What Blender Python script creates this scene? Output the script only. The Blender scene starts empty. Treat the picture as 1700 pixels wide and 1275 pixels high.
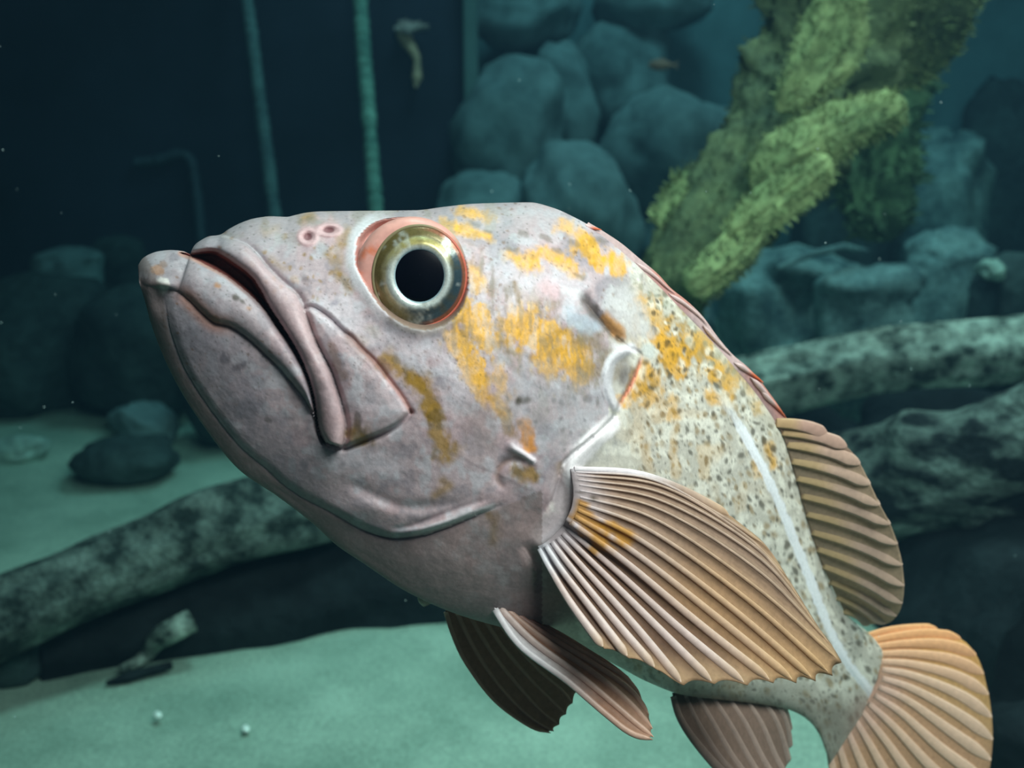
import bpy, bmesh, math, random
import numpy as np
from mathutils import Vector, Matrix

scene = bpy.context.scene
COL = scene.collection
RNG = np.random.default_rng(7)

# ------------------------------------------------------------------ camera
F = 1823.0                     # focal length in pixels of the 1700 x 1275 frame
PITCH = math.radians(15.0)
CAM = np.array([0.0, 0.0, 0.55])
RIGHT = np.array([1.0, 0.0, 0.0])
FWD = np.array([0.0, math.cos(PITCH), -math.sin(PITCH)])
UP = np.array([0.0, math.sin(PITCH), math.cos(PITCH)])
D0 = 0.36                      # distance of the fish's head
PXM = D0 / F                   # metres per pixel at the head

cd = bpy.data.cameras.new('camera')
cd.sensor_width = 36.0
cd.lens = 36.0 * F / 1700.0
cd.clip_start = 0.01
cd.dof.use_dof = True
cd.dof.focus_distance = 0.378
cd.dof.aperture_fstop = 13.0
cam = bpy.data.objects.new('camera', cd)
COL.objects.link(cam)
cam.location = CAM
cam.rotation_euler = (math.pi / 2 - PITCH, 0, 0)
scene.camera = cam

# ------------------------------------------------------------------ world: the tank's water
w = bpy.data.worlds.new('tank_water')
scene.world = w
w.use_nodes = True
nt = w.node_tree
bgn = nt.nodes['Background']
bgn.inputs[0].default_value = (0.004, 0.012, 0.018, 1)
bgn.inputs[1].default_value = 1.0
va = nt.nodes.new('ShaderNodeVolumeAbsorption')
va.inputs['Color'].default_value = (0.10, 0.65, 0.69, 1)
va.inputs['Density'].default_value = 0.36
vs = nt.nodes.new('ShaderNodeVolumeScatter')
vs.inputs['Color'].default_value = (0.30, 0.64, 1.0, 1)
vs.inputs['Density'].default_value = 0.030
vs.inputs['Anisotropy'].default_value = 0.3
ad = nt.nodes.new('ShaderNodeAddShader')
nt.links.new(va.outputs[0], ad.inputs[0])
nt.links.new(vs.outputs[0], ad.inputs[1])
nt.links.new(ad.outputs[0], nt.nodes['World Output'].inputs['Volume'])

# ------------------------------------------------------------------ lamps over the tank, and an added fill for the tail
def area(name, loc, target, size, power, color, sy=None, spread=180):
    l = bpy.data.lights.new(name, 'AREA')
    l.shape = 'RECTANGLE'
    l.size = size
    l.size_y = sy or size
    l.energy = power
    l.color = color
    l.spread = math.radians(spread)
    o = bpy.data.objects.new(name, l)
    COL.objects.link(o)
    o.location = loc
    d = Vector(target) - Vector(loc)
    o.rotation_euler = d.to_track_quat('-Z', 'Y').to_euler()
    return o

area('lamp_over_fish', (0.30, -0.14, 1.10), (0.02, 0.42, 0.45), 0.34, 11.4, (1.0, 0.865, 0.83))
area('fill_over_tail', (0.62, 0.22, 1.15), (0.16, 0.5, 0.36), 0.3, 2.0, (1.0, 0.84, 0.76), spread=90)  # added fill that brightens the turned-away flank and tail
area('lamp_over_sand', (0.02, 0.72, 1.6), (0.02, 0.78, 0.0), 0.3, 2.5, (0.8, 1.0, 0.95), spread=72)
area('lamp_over_logs', (0.75, 1.25, 1.6), (0.72, 1.35, 0.2), 0.3, 6.5, (1.0, 0.98, 0.92), spread=100)
area('lamp_over_rocks', (0.25, 1.7, 1.9), (0.15, 2.1, 0.4), 0.5, 7.0, (0.75, 0.95, 1.0), spread=120)
area('lamp_over_far_sand', (-0.7, 1.3, 1.7), (-0.65, 1.35, 0.0), 0.4, 0.45, (0.8, 1.0, 0.97), spread=110)
area('hall_light', (0.5, -1.2, 0.8), (0.05, 0.4, 0.45), 1.2, 1.3, (1.0, 0.92, 0.92))

scene.view_settings.view_transform = 'Standard'
scene.view_settings.look = 'None'
scene.view_settings.gamma = 1.0
scene.view_settings.use_curve_mapping = False
scene.view_settings.exposure = 0.0
try:
    scene.cycles.max_bounces = 6
    scene.cycles.volume_bounces = 1
    scene.cycles.transparent_max_bounces = 8
except Exception:
    pass

# ------------------------------------------------------------------ helpers
def P(px, py, d):
    px = np.asarray(px, float); py = np.asarray(py, float); d = np.asarray(d, float)
    a = ((px - 850.0) / F * d)[..., None]
    b = ((py - 637.5) / F * d)[..., None]
    return CAM + RIGHT * a - UP * b + FWD * d[..., None]

def floor_at(px, py, z=0.0):
    """point of the sand seen at a pixel, and its depth"""
    r = RIGHT * ((px - 850.0) / F) - UP * ((py - 637.5) / F) + FWD
    d = (z - CAM[2]) / r[2]
    return CAM + r * d, d

def sstep(a, b, x):
    t = np.clip((x - a) / (b - a), 0, 1)
    return t * t * (3 - 2 * t)

def _h(ix, iy, iz, seed):
    n = (ix * 374761393 + iy * 668265263 + iz * 2147483647 + seed * 1274126177) & 0xFFFFFFFF
    n = ((n ^ (n >> 13)) * 1274126177) & 0xFFFFFFFF
    n = ((n ^ (n >> 16)) * 2246822519) & 0xFFFFFFFF
    return ((n ^ (n >> 15)) & 0xFFFFFF) / float(0xFFFFFF)

def vnoise(x, y, z=None, seed=0):
    x = np.asarray(x, float); y = np.asarray(y, float)
    z = np.zeros_like(x) if z is None else np.asarray(z, float)
    xi = np.floor(x).astype(np.int64); yi = np.floor(y).astype(np.int64); zi = np.floor(z).astype(np.int64)
    fx = x - xi; fy = y - yi; fz = z - zi
    fx = fx * fx * fx * (fx * (fx * 6 - 15) + 10); fy = fy * fy * fy * (fy * (fy * 6 - 15) + 10); fz = fz * fz * fz * (fz * (fz * 6 - 15) + 10)
    out = 0
    for dz in (0, 1):
        wz = fz if dz else 1 - fz
        for dy in (0, 1):
            wy = fy if dy else 1 - fy
            for dx in (0, 1):
                wx = fx if dx else 1 - fx
                out = out + wx * wy * wz * _h(xi + dx, yi + dy, zi + dz, seed)
    return out * 2 - 1

def fbm(x, y, z=None, oct=4, seed=0):
    s = 0; a = 1; tot = 0; f = 1.0
    for i in range(oct):
        s = s + a * vnoise(np.asarray(x) * f + 17.3 * i, np.asarray(y) * f - 9.1 * i, None if z is None else np.asarray(z) * f + 4.7 * i, seed + i)
        tot += a; a *= 0.5; f *= 2.03
    return s / tot * 1.4

def smooth_curve(pts, n=8):
    pts = np.asarray(pts, float)
    if len(pts) < 3:
        t = np.linspace(0, 1, n + 1)[:, None]
        return pts[0] * (1 - t) + pts[-1] * t
    p = np.vstack([2 * pts[0] - pts[1], pts, 2 * pts[-1] - pts[-2]])
    out = []
    for i in range(1, len(p) - 2):
        for k in range(n):
            t = k / n
            a, b, c, d = p[i - 1], p[i], p[i + 1], p[i + 2]
            out.append(0.5 * ((2 * b) + (c - a) * t + (2 * a - 5 * b + 4 * c - d) * t * t + (3 * b - a - 3 * c + d) * t ** 3))
    out.append(p[-2])
    return np.array(out)

def pchip(xs, ys, x):
    xs = np.asarray(xs, float); ys = np.asarray(ys, float)
    h = np.diff(xs); dl = np.diff(ys) / h
    m = np.zeros_like(ys)
    for i in range(1, len(xs) - 1):
        if dl[i - 1] * dl[i] > 0:
            w1 = 2 * h[i] + h[i - 1]; w2 = h[i] + 2 * h[i - 1]
            m[i] = (w1 + w2) / (w1 / dl[i - 1] + w2 / dl[i])
    m[0] = dl[0]; m[-1] = dl[-1]
    k = np.clip(np.searchsorted(xs, x) - 1, 0, len(h) - 1)
    t = (x - xs[k]) / h[k]
    return ((2 * t**3 - 3 * t**2 + 1) * ys[k] + (t**3 - 2 * t**2 + t) * h[k] * m[k] + (-2 * t**3 + 3 * t**2) * ys[k + 1] + (t**3 - t**2) * h[k] * m[k + 1])

def resample(pts, n):
    pts = np.asarray(pts, float)
    s = np.r_[0, np.cumsum(np.linalg.norm(np.diff(pts, axis=0), axis=1))]
    t = np.linspace(0, s[-1], n)
    return np.stack([np.interp(t, s, pts[:, k]) for k in range(pts.shape[1])], 1)

def link(o, parent=None):
    COL.objects.link(o)
    if parent is not None:
        o.parent = parent
    return o

def mesh_obj(name, verts, faces, mat, parent=None, colors=None, smooth=True, origin=None):
    me = bpy.data.meshes.new(name)
    verts = np.asarray(verts, float)
    if origin is not None:
        verts = verts - np.asarray(origin)
    me.from_pydata([tuple(v) for v in verts], [], faces)
    if colors is not None:
        at = me.color_attributes.new('Col', 'FLOAT_COLOR', 'POINT')
        c = np.ones((len(verts), 4), np.float32)
        c[:, :3] = colors
        at.data.foreach_set('color', c.ravel())
    if smooth:
        me.polygons.foreach_set('use_smooth', np.ones(len(me.polygons), bool))
    if mat is not None:
        me.materials.append(mat)
    me.update()
    o = bpy.data.objects.new(name, me)
    return link(o, parent)

def tag(o, label, cat, group=None, kind=None):
    o['label'] = label
    o['category'] = cat
    if group: o['group'] = group
    if kind: o['kind'] = kind
    return o

def empty(name, loc):
    o = bpy.data.objects.new(name, None)
    o.empty_display_size = 0.02
    COL.objects.link(o)
    o.location = loc
    return o

def s2l(r, g, b):
    c = np.array([r, g, b], float) / 255.0
    return np.where(c <= 0.04045, c / 12.92, ((c + 0.055) / 1.055) ** 2.4)

def grid_faces(nu, nv, close_u=False, close_v=False, flip=False):
    f = []
    for i in range(nu if close_u else nu - 1):
        i2 = (i + 1) % nu
        for j in range(nv if close_v else nv - 1):
            j2 = (j + 1) % nv
            q = (i * nv + j, i2 * nv + j, i2 * nv + j2, i * nv + j2)
            f.append(q[::-1] if flip else q)
    return f

# ------------------------------------------------------------------ materials
def principled(name):
    m = bpy.data.materials.new(name)
    m.use_nodes = True
    return m, m.node_tree, m.node_tree.nodes['Principled BSDF']

def noise_node(nt, scale, detail=3, rough=0.55, coord='Object', stretch=None):
    tc = nt.nodes.new('ShaderNodeTexCoord')
    n = nt.nodes.new('ShaderNodeTexNoise')
    n.inputs['Scale'].default_value = scale
    n.inputs['Detail'].default_value = detail
    n.inputs['Roughness'].default_value = rough
    if stretch:
        mp = nt.nodes.new('ShaderNodeMapping')
        mp.inputs['Scale'].default_value = stretch
        nt.links.new(tc.outputs[coord], mp.inputs[0])
        nt.links.new(mp.outputs[0], n.inputs['Vector'])
    else:
        nt.links.new(tc.outputs[coord], n.inputs['Vector'])
    return n

def ramp(nt, fac, stops):
    r = nt.nodes.new('ShaderNodeValToRGB')
    el = r.color_ramp.elements
    while len(el) < len(stops): el.new(0.5)
    for e, (p, c) in zip(el, stops):
        e.position = p
        e.color = (*c, 1) if len(c) == 3 else c
    nt.links.new(fac, r.inputs[0])
    return r

def mix_rgb(nt, mode, fac, a, b):
    n = nt.nodes.new('ShaderNodeMix')
    n.data_type = 'RGBA'
    n.blend_type = mode
    for k, v in ((0, fac), (6, a), (7, b)):
        if hasattr(v, 'is_linked'):
            nt.links.new(v, n.inputs[k])
        else:
            n.inputs[k].default_value = v if k == 0 else (*v, 1)
    return n.outputs[2]

def bump(nt, bsdf, height, strength, dist):
    b = nt.nodes.new('ShaderNodeBump')
    b.inputs['Strength'].default_value = strength
    b.inputs['Distance'].default_value = dist
    nt.links.new(height, b.inputs['Height'])
    nt.links.new(b.outputs[0], bsdf.inputs['Normal'])
    return b

def mat_attr(name, rough=0.5, spec=0.25, nscale=900, namp=0.25, bumpd=0.0002, sss=0.0, translucent=0.0):
    m, nt, b = principled(name)
    at = nt.nodes.new('ShaderNodeVertexColor')
    at.layer_name = 'Col'
    n = noise_node(nt, nscale, 3)
    r = ramp(nt, n.outputs['Fac'], [(0.25, (1 - namp,) * 3), (0.75, (1 + namp * 0.6,) * 3)])
    c = mix_rgb(nt, 'MULTIPLY', 1.0, at.outputs['Color'], r.outputs['Color'])
    nt.links.new(c, b.inputs['Base Color'])
    b.inputs['Roughness'].default_value = rough
    b.inputs['Specular IOR Level'].default_value = spec
    if bumpd:
        bump(nt, b, n.outputs['Fac'], 0.5, bumpd)
    if sss:
        b.inputs['Subsurface Weight'].default_value = sss
        b.inputs['Subsurface Radius'].default_value = (0.004, 0.002, 0.0015)
        b.inputs['Subsurface Scale'].default_value = 1.0
    if translucent:
        tr = nt.nodes.new('ShaderNodeBsdfTranslucent')
        nt.links.new(c, tr.inputs['Color'])
        mx = nt.nodes.new('ShaderNodeMixShader')
        mx.inputs[0].default_value = translucent
        nt.links.new(b.outputs[0], mx.inputs[1])
        nt.links.new(tr.outputs[0], mx.inputs[2])
        nt.links.new(mx.outputs[0], nt.nodes['Material Output'].inputs['Surface'])
    return m

def mat_plain(name, color, rough=0.6, spec=0.3, metallic=0.0, nscale=200, namp=0.2, bumpd=0.0):
    m, nt, b = principled(name)
    n = noise_node(nt, nscale, 4)
    c = np.array(color)
    r = ramp(nt, n.outputs['Fac'], [(0.3, tuple(np.clip(c * (1 - namp), 0, 1))), (0.7, tuple(np.clip(c * (1 + namp), 0, 1)))])
    nt.links.new(r.outputs['Color'], b.inputs['Base Color'])
    b.inputs['Roughness'].default_value = rough
    b.inputs['Specular IOR Level'].default_value = spec
    b.inputs['Metallic'].default_value = metallic
    if bumpd:
        bump(nt, b, n.outputs['Fac'], 0.6, bumpd)
    return m


# ================================================================== THE TANK
nfx, nfy = 170, 150
xs = np.linspace(-2.4, 2.8, nfx); ys = np.linspace(0.15, 3.0, nfy)
XX, YY = np.meshgrid(xs, ys, indexing='ij')
ZZ = 0.010 * fbm(XX * 2.2, YY * 2.2, seed=2) + 0.004 * fbm(XX * 9, YY * 9, seed=4)
m, nt, b = principled('sand')
n1 = noise_node(nt, 9, 6, 0.6); n2 = noise_node(nt, 260, 3)
r1 = ramp(nt, n1.outputs['Fac'], [(0.3, tuple(s2l(126, 150, 134))), (0.7, tuple(s2l(164, 186, 168)))])
r2 = ramp(nt, n2.outputs['Fac'], [(0.3, (0.75,) * 3), (0.7, (1.1,) * 3)])
nt.links.new(mix_rgb(nt, 'MULTIPLY', 1.0, r1.outputs[0], r2.outputs[0]), b.inputs['Base Color'])
b.inputs['Roughness'].default_value = 0.9
b.inputs['Specular IOR Level'].default_value = 0.1
bump(nt, b, n2.outputs['Fac'], 0.5, 0.002)
fl = mesh_obj('floor', np.stack([XX, YY, ZZ], -1).reshape(-1, 3), grid_faces(nfx, nfy), m)
fl['kind'] = 'structure'; fl['label'] = 'pale green sand covering the tank bottom'

def slab(name, x0, x1, y, z0, z1, thick, mat, nx=40, nz=30, bumpy=0.0, label=None):
    """an upright wall with thickness and an uneven face"""
    xx = np.linspace(x0, x1, nx); zz = np.linspace(z0, z1, nz)
    A, B = np.meshgrid(xx, zz, indexing='ij')
    Y = y + bumpy * fbm(A * 4, B * 4, seed=9)
    fr = np.stack([A, Y, B], -1).reshape(-1, 3)
    bk = np.stack([A, np.full_like(A, y + thick), B], -1).reshape(-1, 3)
    f = grid_faces(nx, nz)
    n = nx * nz
    f2 = [tuple(n + k for k in q[::-1]) for q in f]
    rim = [i * nz for i in range(nx)] + [(nx - 1) * nz + j for j in range(1, nz)] + [i * nz + nz - 1 for i in range(nx - 2, -1, -1)] + [j for j in range(nz - 2, 0, -1)]
    f3 = [(rim[k], n + rim[k], n + rim[(k + 1) % len(rim)], rim[(k + 1) % len(rim)]) for k in range(len(rim))]
    o = mesh_obj(name, np.vstack([fr, bk]), f + f2 + f3, mat)
    o['kind'] = 'structure'
    if label: o['label'] = label
    return o
M_WALL = mat_plain('wall_rock_paint', tuple(s2l(96, 126, 130)), rough=0.9, spec=0.1, nscale=5, namp=0.5)
M_VOID = mat_plain('dark_panel_paint', tuple(s2l(34, 38, 50)), rough=0.8, spec=0.15, nscale=4, namp=0.5)
slab('wall_back', -2.4, 2.8, 2.72, -0.05, 1.5, 0.1, M_WALL, bumpy=0.05, label='dim teal back wall of the tank')
xe = P(np.array(772.0), np.array(200.0), np.array(2.3))[0]
slab('wall_left', -2.4, xe, 2.36, -0.05, 1.5, 0.06, M_VOID, bumpy=0.01, label='dark navy panel behind the hanging ropes')
slab('trim_1', xe, xe + 0.028, 2.33, -0.05, 1.5, 0.09, mat_plain('panel_edge', tuple(s2l(84, 112, 108)), nscale=8), nx=6, label='pale upright edge of the dark panel')

# ------------------------------------------------------------------ rocks and logs
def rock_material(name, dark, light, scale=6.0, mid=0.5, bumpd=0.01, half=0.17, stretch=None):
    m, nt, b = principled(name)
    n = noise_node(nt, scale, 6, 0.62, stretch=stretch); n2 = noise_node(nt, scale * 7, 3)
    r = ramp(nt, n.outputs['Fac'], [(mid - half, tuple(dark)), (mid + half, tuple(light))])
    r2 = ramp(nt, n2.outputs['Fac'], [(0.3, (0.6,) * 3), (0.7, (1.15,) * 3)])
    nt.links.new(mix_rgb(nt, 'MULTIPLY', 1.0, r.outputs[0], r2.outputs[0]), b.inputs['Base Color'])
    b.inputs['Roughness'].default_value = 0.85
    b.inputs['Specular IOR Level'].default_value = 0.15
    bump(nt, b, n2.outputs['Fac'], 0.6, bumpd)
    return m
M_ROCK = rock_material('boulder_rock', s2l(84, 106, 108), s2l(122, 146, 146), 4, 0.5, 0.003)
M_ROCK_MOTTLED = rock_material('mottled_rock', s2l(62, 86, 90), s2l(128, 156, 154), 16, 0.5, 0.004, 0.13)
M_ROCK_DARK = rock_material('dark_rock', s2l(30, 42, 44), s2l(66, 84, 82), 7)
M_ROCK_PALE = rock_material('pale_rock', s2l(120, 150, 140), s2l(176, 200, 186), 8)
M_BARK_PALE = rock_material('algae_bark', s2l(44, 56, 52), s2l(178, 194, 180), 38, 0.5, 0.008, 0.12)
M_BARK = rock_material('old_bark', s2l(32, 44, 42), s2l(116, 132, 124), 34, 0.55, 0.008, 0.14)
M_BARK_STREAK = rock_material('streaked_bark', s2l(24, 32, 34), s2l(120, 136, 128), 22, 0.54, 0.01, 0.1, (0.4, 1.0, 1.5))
M_BARK_AND_SHADE = rock_material('bark_and_shade_black', s2l(10, 14, 17), s2l(30, 38, 40), 8, 0.5, 0.008)  # near-black bark, also stands in for shade under and between logs

def boulder(name, px, py, d, rx, ry, mat, label, seed, rz=None, rough=0.2, group=None, cat='rock', tilt=0.0, ground=False):
    """a lumpy stone; rx, ry its half sizes in pixels as seen, at depth d"""
    if d is None:
        d = floor_at(px, py + ry * 0.8)[1]
    bm = bmesh.new()
    bmesh.ops.create_icosphere(bm, subdivisions=4, radius=1.0)
    V = np.array([v.co[:] for v in bm.verts])
    n = fbm(V[:, 0] * 1.3 + seed, V[:, 1] * 1.3, V[:, 2] * 1.3, seed=seed, oct=4)
    n2 = np.abs(fbm(V[:, 0] * 0.9, V[:, 1] * 0.9 + seed, V[:, 2] * 0.9, seed=seed + 5, oct=2))
    V = V * (1 + rough * n - rough * 0.8 * n2)[:, None]
    sx = rx * d / F; sz = ry * d / F; sy = (rz or 0.5 * (rx + ry)) * d / F
    ca, sa = math.cos(tilt), math.sin(tilt)
    a = V[:, 0] * sx; c = V[:, 2] * sz
    V = np.stack([a * ca - c * sa, V[:, 1] * sy, a * sa + c * ca], 1)
    ctr = P(np.array(float(px)), np.array(float(py)), np.array(float(d)))
    if ground:
        lo = V[:, 2].min()
        tl_ = np.clip(V[:, 2] / lo, 0, 1)
        V[:, 2] = np.where(V[:, 2] < 0, tl_ * min(lo, -ctr[2] - 0.01), V[:, 2])
        V[:, :2] *= (1 + 0.3 * min(1.0, max(0.0, -ctr[2] / lo * -1 - 1)) * tl_ ** 0.6 * (1 - tl_ ** 6))[:, None]
    lo = V[:, 2].min()
    base = ctr + np.array([0, 0, lo])
    faces = [tuple(v.index for v in f.verts) for f in bm.faces]
    bm.free()
    o = mesh_obj(name, V - np.array([0, 0, lo]), faces, mat)
    o.location = base
    return tag(o, label, cat, group)

def log(name, pts, radpx, mat, label, seed, n=48, m=90, rough=0.14, group=None, knots=()):
    """pts: (px, py, depth); radpx pixel half thickness. Grooved bark, closed ends."""
    c = resample(smooth_curve(pts, 10), m)
    Q = P(c[:, 0], c[:, 1], c[:, 2])
    rp = np.interp(np.linspace(0, 1, m), np.linspace(0, 1, len(radpx)), radpx) * c[:, 2] / F
    tg = np.gradient(Q, axis=0); tg /= np.linalg.norm(tg, axis=1)[:, None]
    a = np.cross(tg, np.array([0, 0, 1.0])); a /= np.linalg.norm(a, axis=1)[:, None]
    bb = np.cross(a, tg)
    q = np.linspace(0, 2 * math.pi, n, endpoint=False)
    s = np.r_[0, np.cumsum(np.linalg.norm(np.diff(Q, axis=0), axis=1))]
    QQ, SS = np.meshgrid(q, s)
    groove = fbm(np.cos(QQ) * 3.2 + seed, np.sin(QQ) * 3.2, SS * 3.0, seed=seed, oct=4)
    lump = fbm(np.cos(QQ) * 1.0, np.sin(QQ) * 1.0 + seed, SS * 9.0, seed=seed + 3, oct=3)
    R = rp[:, None] * (1 + rough * groove + rough * 0.9 * lump)
    for (ks, kq, kh, kw) in knots:
        dq = np.abs((QQ - kq + math.pi) % (2 * math.pi) - math.pi)
        R = R + rp[:, None] * kh * np.exp(-((SS / s[-1] - ks) / kw) ** 2 - (dq / 0.5) ** 2)
    V = Q[:, None] + a[:, None] * (np.cos(QQ) * R)[..., None] + bb[:, None] * (np.sin(QQ) * R)[..., None]
    f = grid_faces(m, n, close_v=True)
    V = np.vstack([V.reshape(-1, 3), Q[0] - tg[0] * rp[0] * 0.25, Q[-1] + tg[-1] * rp[-1] * 0.25])
    for k in range(n):
        f.append((m * n, (k + 1) % n, k)); f.append((m * n + 1, (m - 1) * n + k, (m - 1) * n + (k + 1) % n))
    org = Q[m // 2] - np.array([0, 0, rp[m // 2]])
    o = mesh_obj(name, V, f, mat, origin=org)
    o.location = org
    return tag(o, label, 'log', group)

log('driftwood_log', [(-110, 1072, 0.98), (0, 1020, 1.0), (120, 970, 1.03), (250, 918, 1.07), (400, 866, 1.12), (560, 830, 1.2), (760, 800, 1.32), (1000, 770, 1.48)], [70, 66, 66, 68, 70, 70, 66], M_BARK, 'mossy grey log slanting up from the sand below the fish chin', 12, knots=((0.3, 1.2, 0.25, 0.05), (0.6, 1.8, 0.2, 0.04)))
log('driftwood_log', [(60, 1066, 1.09), (350, 1018, 1.17), (600, 985, 1.24), (900, 975, 1.28), (1150, 985, 1.33)], [66, 100, 112, 118, 110], M_BARK_AND_SHADE, 'added log, nearly black for the shade under the slanting log', 14)  # log added here, its black stands in for the shadowed hollow
log('driftwood_log', [(860, 712, 1.56), (1100, 672, 1.53), (1290, 634, 1.5), (1440, 602, 1.48), (1560, 590, 1.45), (1780, 570, 1.42)], [44, 46, 48, 52, 50, 50, 52], M_BARK_PALE, 'pale mottled log, upper one of the two behind the back fin', 16, rough=0.16, knots=((0.35, 1.6, 0.2, 0.06),))
log('driftwood_log', [(1060, 905, 1.46), (1200, 872, 1.36), (1400, 818, 1.24), (1550, 790, 1.18), (1780, 735, 1.1)], [80, 84, 92, 96, 102], M_BARK_STREAK, 'thick grooved grey log just behind the rear back fin', 18, rough=0.2, knots=((0.45, 0.6, 0.3, 0.06), (0.75, 1.0, 0.3, 0.05), (0.3, 1.5, 0.22, 0.04)))
log('driftwood_log', [(1200, 1000, 1.52), (1420, 990, 1.38), (1600, 1045, 1.2), (1860, 1150, 1.0)], [110, 140, 190, 240], M_BARK_AND_SHADE, 'log coloured black for the deep shade beside the tail fin', 20)  # near-black colour takes the place of shade on this side

for i, (x, y, d, rx, ry, lab) in enumerate([(1330, 760, 1.7, 150, 90, 'added boulder, black for the shade between the two logs behind the fish'), (1580, 730, 1.66, 170, 90, 'added boulder, black to fill in the shaded gap under the pale log'),
        (1780, 700, 1.6, 120, 90, 'added boulder, black for the shade under the pale log at the picture edge'), (700, 900, 1.55, 200, 90, 'added boulder, black for the shade behind the slanting log, mostly behind the fish'), (480, 880, 1.42, 130, 70, 'added boulder, black for the shade in the hollow behind the slanting log')]):
    boulder('boulder', x, y, d, rx, ry, M_BARK_AND_SHADE, lab, 60 + i, group='added black boulders for the shade round the logs', ground=True)  # near-black stones added so the gaps read as shade
boulder('boulder', 1735, 1235, None, 120, 75, M_BARK_AND_SHADE, 'added boulder, black for the shade in the lowest corner beyond the tail fin', 66, group='added black boulders for the shade round the logs', ground=True)  # added to darken the bright sand in this corner
# boulders of the far rock wall
ctr = 'boulders of the far rock wall'
for i, (x, y, d, rx, ry, tl, lab) in enumerate([
        (850, 225, 2.25, 104, 140, 0.0, 'tall teal boulder standing beside the dark panel edge'),
        (940, 170, 2.32, 56, 110, 0.25, 'narrow leaning teal boulder between two dark clefts'),
        (958, 345, 2.1, 98, 135, 0.35, 'large rounded teal boulder right above the fish forehead'),
        (800, 365, 2.16, 84, 85, -0.1, 'squat teal boulder above the fish eye, lowest by the panel'),
        (1030, 120, 2.45, 90, 95, 0.0, 'dim round boulder high between the panel and the green weed'),
        (1112, 250, 2.28, 118, 110, -0.4, 'broad teal boulder touching the green weed stalk'),
        (1120, 400, 2.35, 100, 90, 0.2, 'dim boulder low behind the base of the green weed'),
        (770, 500, 2.14, 110, 80, 0.0, 'boulder hidden low behind the fish head'),
        (930, 540, 2.1, 110, 100, 0.0, 'boulder hidden low behind the fish cheek'),
        (1090, 560, 2.15, 110, 90, 0.0, 'boulder hidden low behind the fish back'),
        (860, 20, 2.42, 110, 70, 0.0, 'dim flat boulder at the very top beside the panel edge'),
        (1080, 5, 2.42, 105, 60, 0.0, 'faint boulder at the very top left of the green weed')]):
    boulder('boulder', x, y, d, rx, ry, M_ROCK, lab, 30 + i, tilt=tl, group=ctr, ground=y > 480)
for i, (x, y, d, rx, ry, mt, lab) in enumerate([
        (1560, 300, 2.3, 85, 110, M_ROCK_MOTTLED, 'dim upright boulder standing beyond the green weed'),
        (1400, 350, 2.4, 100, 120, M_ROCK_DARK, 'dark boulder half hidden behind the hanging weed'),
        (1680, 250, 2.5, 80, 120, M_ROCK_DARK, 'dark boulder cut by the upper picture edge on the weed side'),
        (1310, 480, 1.95, 120, 70, M_ROCK_MOTTLED, 'flattish teal boulder behind the fish back'),
        (1450, 500, 1.8, 90, 60, M_ROCK_MOTTLED, 'dark boulder behind the upper pale log'),
        (1570, 440, 1.95, 85, 55, M_ROCK_MOTTLED, 'lumpy teal boulder over the upper pale log'),
        (1690, 480, 1.75, 75, 60, M_ROCK_DARK, 'dark boulder at the end of the upper pale log'),
        (1645, 448, 1.7, 22, 20, M_ROCK_PALE, 'small bright stone lying on the boulders above the logs')]):
    boulder('boulder', x, y, d, rx, ry, mt, lab, 50 + i, group='boulders above the logs', ground=ry > 30, rough=0.3)
for i, (x, y, d, rx, ry, tl, mt, lab) in enumerate([
        (40, 575, 1.95, 170, 125, 0.2, M_ROCK_DARK, 'big dark boulder cut off by the picture edge'),
        (230, 580, 1.88, 120, 110, -0.3, M_ROCK_DARK, 'big dark boulder under the fish lower lip'),
        (390, 640, 1.75, 90, 90, 0.0, M_ROCK_DARK, 'dark boulder right behind the fish chin'),
        (110, 432, 2.12, 60, 24, 0.1, M_ROCK, 'flat pale-topped stone under the dark panel'),
        (200, 420, 2.2, 46, 26, 0.0, M_ROCK_DARK, 'small dim stone beside the flat pale-topped one'),
        (205, 762, None, 92, 40, 0.05, M_ROCK_DARK, 'low rounded dark stone lying on the far sand'),
        (245, 702, None, 62, 36, -0.2, M_ROCK, 'rounded grey stone behind the low dark one on sand'),
        (25, 748, None, 60, 24, 0.1, M_ROCK_PALE, 'pale flat stone at the far sand edge'),
        (28, 648, None, 26, 18, 0.2, M_ROCK_PALE, 'small pale stone before the big dark boulder'),
        (-5, 1080, None, 80, 56, 0.1, M_ROCK_DARK, 'dull grey boulder under the lower end of the slanting log')]):
    boulder('boulder', x, y, d, rx, ry, mt, lab, 70 + i, tilt=tl, group='boulders round the slanting log', ground=True)

# ------------------------------------------------------------------ hanging ropes before the dark panel
def tube3(pts, rad, n=12):
    pts = np.asarray(pts, float); mm = len(pts)
    tg = np.gradient(pts, axis=0); tg /= np.linalg.norm(tg, axis=1)[:, None] + 1e-12
    V = []
    for i in range(mm):
        ref = np.array([0, 1.0, 0]) if abs(tg[i][1]) < 0.9 else np.array([1.0, 0, 0])
        a = np.cross(tg[i], ref); a /= np.linalg.norm(a) + 1e-9
        bb = np.cross(tg[i], a)
        r = rad[i] if np.ndim(rad) else rad
        for k in range(n):
            q = 2 * math.pi * k / n
            V.append(pts[i] + (a * math.cos(q) + bb * math.sin(q)) * r)
    f = grid_faces(mm, n, close_v=True)
    f.append(tuple(range(n))[::-1]); f.append(tuple((mm - 1) * n + k for k in range(n)))
    return np.array(V), f

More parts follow.
